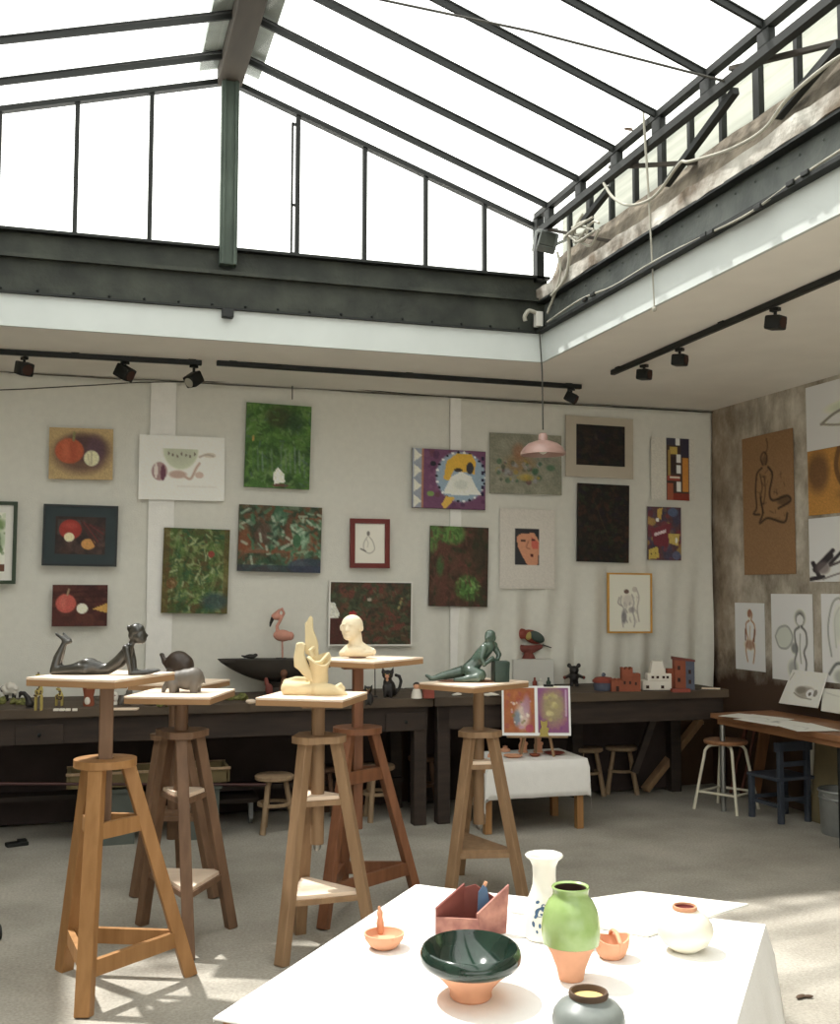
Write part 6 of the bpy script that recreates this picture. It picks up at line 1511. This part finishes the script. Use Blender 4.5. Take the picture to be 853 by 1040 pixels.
# --- green vase
it = It('two_tone_vase', 'vase with green glazed shoulder over a bare terracotta base', 'vase', 580, 994, zt); r = it.empty()
m = MB(); m.lathe(it.prof([(0, 0), (12.5, 0), (13, 3), (15, 12), (20, 25), (26.5, 36), (20, 38), (0, 38)]), n=40); m.build('base', 'terracotta', r, smooth=True)
m = MB(); m.lathe(it.prof([(26.5, 35), (28.6, 36), (29.6, 42), (30, 50), (29.2, 60), (26.5, 70), (22.5, 78), (19.4, 81), (18, 84), (18.2, 88), (19.4, 91), (18.6, 92.4), (16.4, 91), (15.6, 86)]), n=48); m.build('shoulder', 'glaze_green', r, smooth=True)
m = MB(); m.lathe(it.prof([(15.7, 90.5), (15.4, 84), (18, 78), (20, 62), (0, 58)]), n=36); m.build('inside', 'dark_inside', r, smooth=True)
# --- basket
it = It('clay_basket', 'small terracotta basket dish beside the green vase', 'dish', 621, 972, zt); r = it.empty()
m = MB(); m.lathe(it.prof([(0, 0), (11, 0), (14, 3), (17.5, 12), (18.8, 20), (17, 20), (15, 12), (10, 4), (0, 4)]), n=36)
for v in m.bm.verts:
    if v.co.z > 15*it.s: v.co.z += 2.6*it.s*math.cos(2*math.atan2(v.co.y, v.co.x))
m.build('bowl', 'terracotta', r, smooth=True)
m = MB(); m.limb([it.q(6, -17, 19), it.q(5, -9, 24), it.q(4, 0, 25), it.q(3, 9, 24), it.q(2, 17, 19)], [2.2*it.s]*5); m.limb([it.q(6, -16.5, 17), it.q(6.4, -14.6, 8)], [1.8*it.s, 1.2*it.s]); m.build('handle', 'terracotta', r, smooth=True)
# --- cream pot
it = It('round_pot', 'squat cream pot with small dark red mouth', 'pot', 696, 965, zt); r = it.empty()
m = MB(); m.lathe(it.prof([(0, 0), (12, 0), (14, 1.5), (22, 7), (27.5, 16), (28.4, 21), (27, 27), (22, 34), (15, 39), (11.6, 40.5), (11, 39)]), n=48); m.build('body', 'cream_glaze', r, smooth=True)
m = MB(); m.lathe(it.prof([(11.6, 40), (12.6, 42), (12, 44.5), (10.6, 44.5), (10, 41)]), n=32); m.build('rim', 'terracotta', r, smooth=True)
m = MB(); m.lathe(it.prof([(10.8, 43.4), (9, 41), (0, 40)]), n=32); m.build('mouth', 'dark_red_inside', r)
# --- grey jar
it = It('grey_jar', 'grey glazed jar filled with sand at the near table edge', 'jar', 598, 1070, zt); r = it.empty()
m = MB(); m.lathe(it.prof([(0, 0), (27, 0), (31, 8), (36, 24), (37, 34), (35.5, 42), (30, 49), (22, 53), (19.5, 55), (19, 58)]), n=48); m.build('body', 'grey_glaze', r, smooth=True)
m = MB(); m.lathe(it.prof([(19.5, 56), (20.4, 59), (19.4, 62), (17.4, 62), (16.6, 58), (16.4, 52)]), n=40); m.build('rim', 'bark_brown', r, smooth=True)
m = MB(); m.lathe(it.prof([(17, 56), (9, 57), (0, 56.6)]), n=32); m.build('sand', 'sand', r, smooth=True)

# ================================================================== CAMERA, LIGHT, WORLD
cam = bpy.data.cameras.new('camera'); co = bpy.data.objects.new('camera', cam); C.objects.link(co)
Mx = Matrix((RT, UP, -FW)).transposed().to_4x4(); Mx.translation = O
co.matrix_world = Mx
cam.sensor_fit = 'HORIZONTAL'; cam.sensor_width = 36.0; cam.lens = 36.0*F/W0; cam.clip_start = .05
bpy.context.scene.camera = co
sd = bpy.data.lights.new('sun', 'SUN'); sd.energy = 7.2; sd.angle = .03; sd.color = (1, .97, .92)
so = bpy.data.objects.new('sun', sd); C.objects.link(so)
so.location = (-1, 3, 8)
so.rotation_euler = Vector((.33, -.42, -1)).to_track_quat('-Z', 'Y').to_euler()
wd = bpy.data.worlds.new('world'); bpy.context.scene.world = wd; wd.use_nodes = True
bg = wd.node_tree.nodes['Background']; bg.inputs['Color'].default_value = (.985, 1.0, .945, 1); bg.inputs['Strength'].default_value = 3.1
vs = bpy.context.scene.view_settings
vs.view_transform = 'Standard'; vs.look = 'None'; vs.gamma = 1.0; vs.exposure = 0.0; vs.use_curve_mapping = False
cy = bpy.context.scene.cycles
cy.max_bounces = 10; cy.diffuse_bounces = 5; cy.transparent_max_bounces = 12; cy.sample_clamp_indirect = 6.0
bpy.data.objects.remove(_DUMMY)
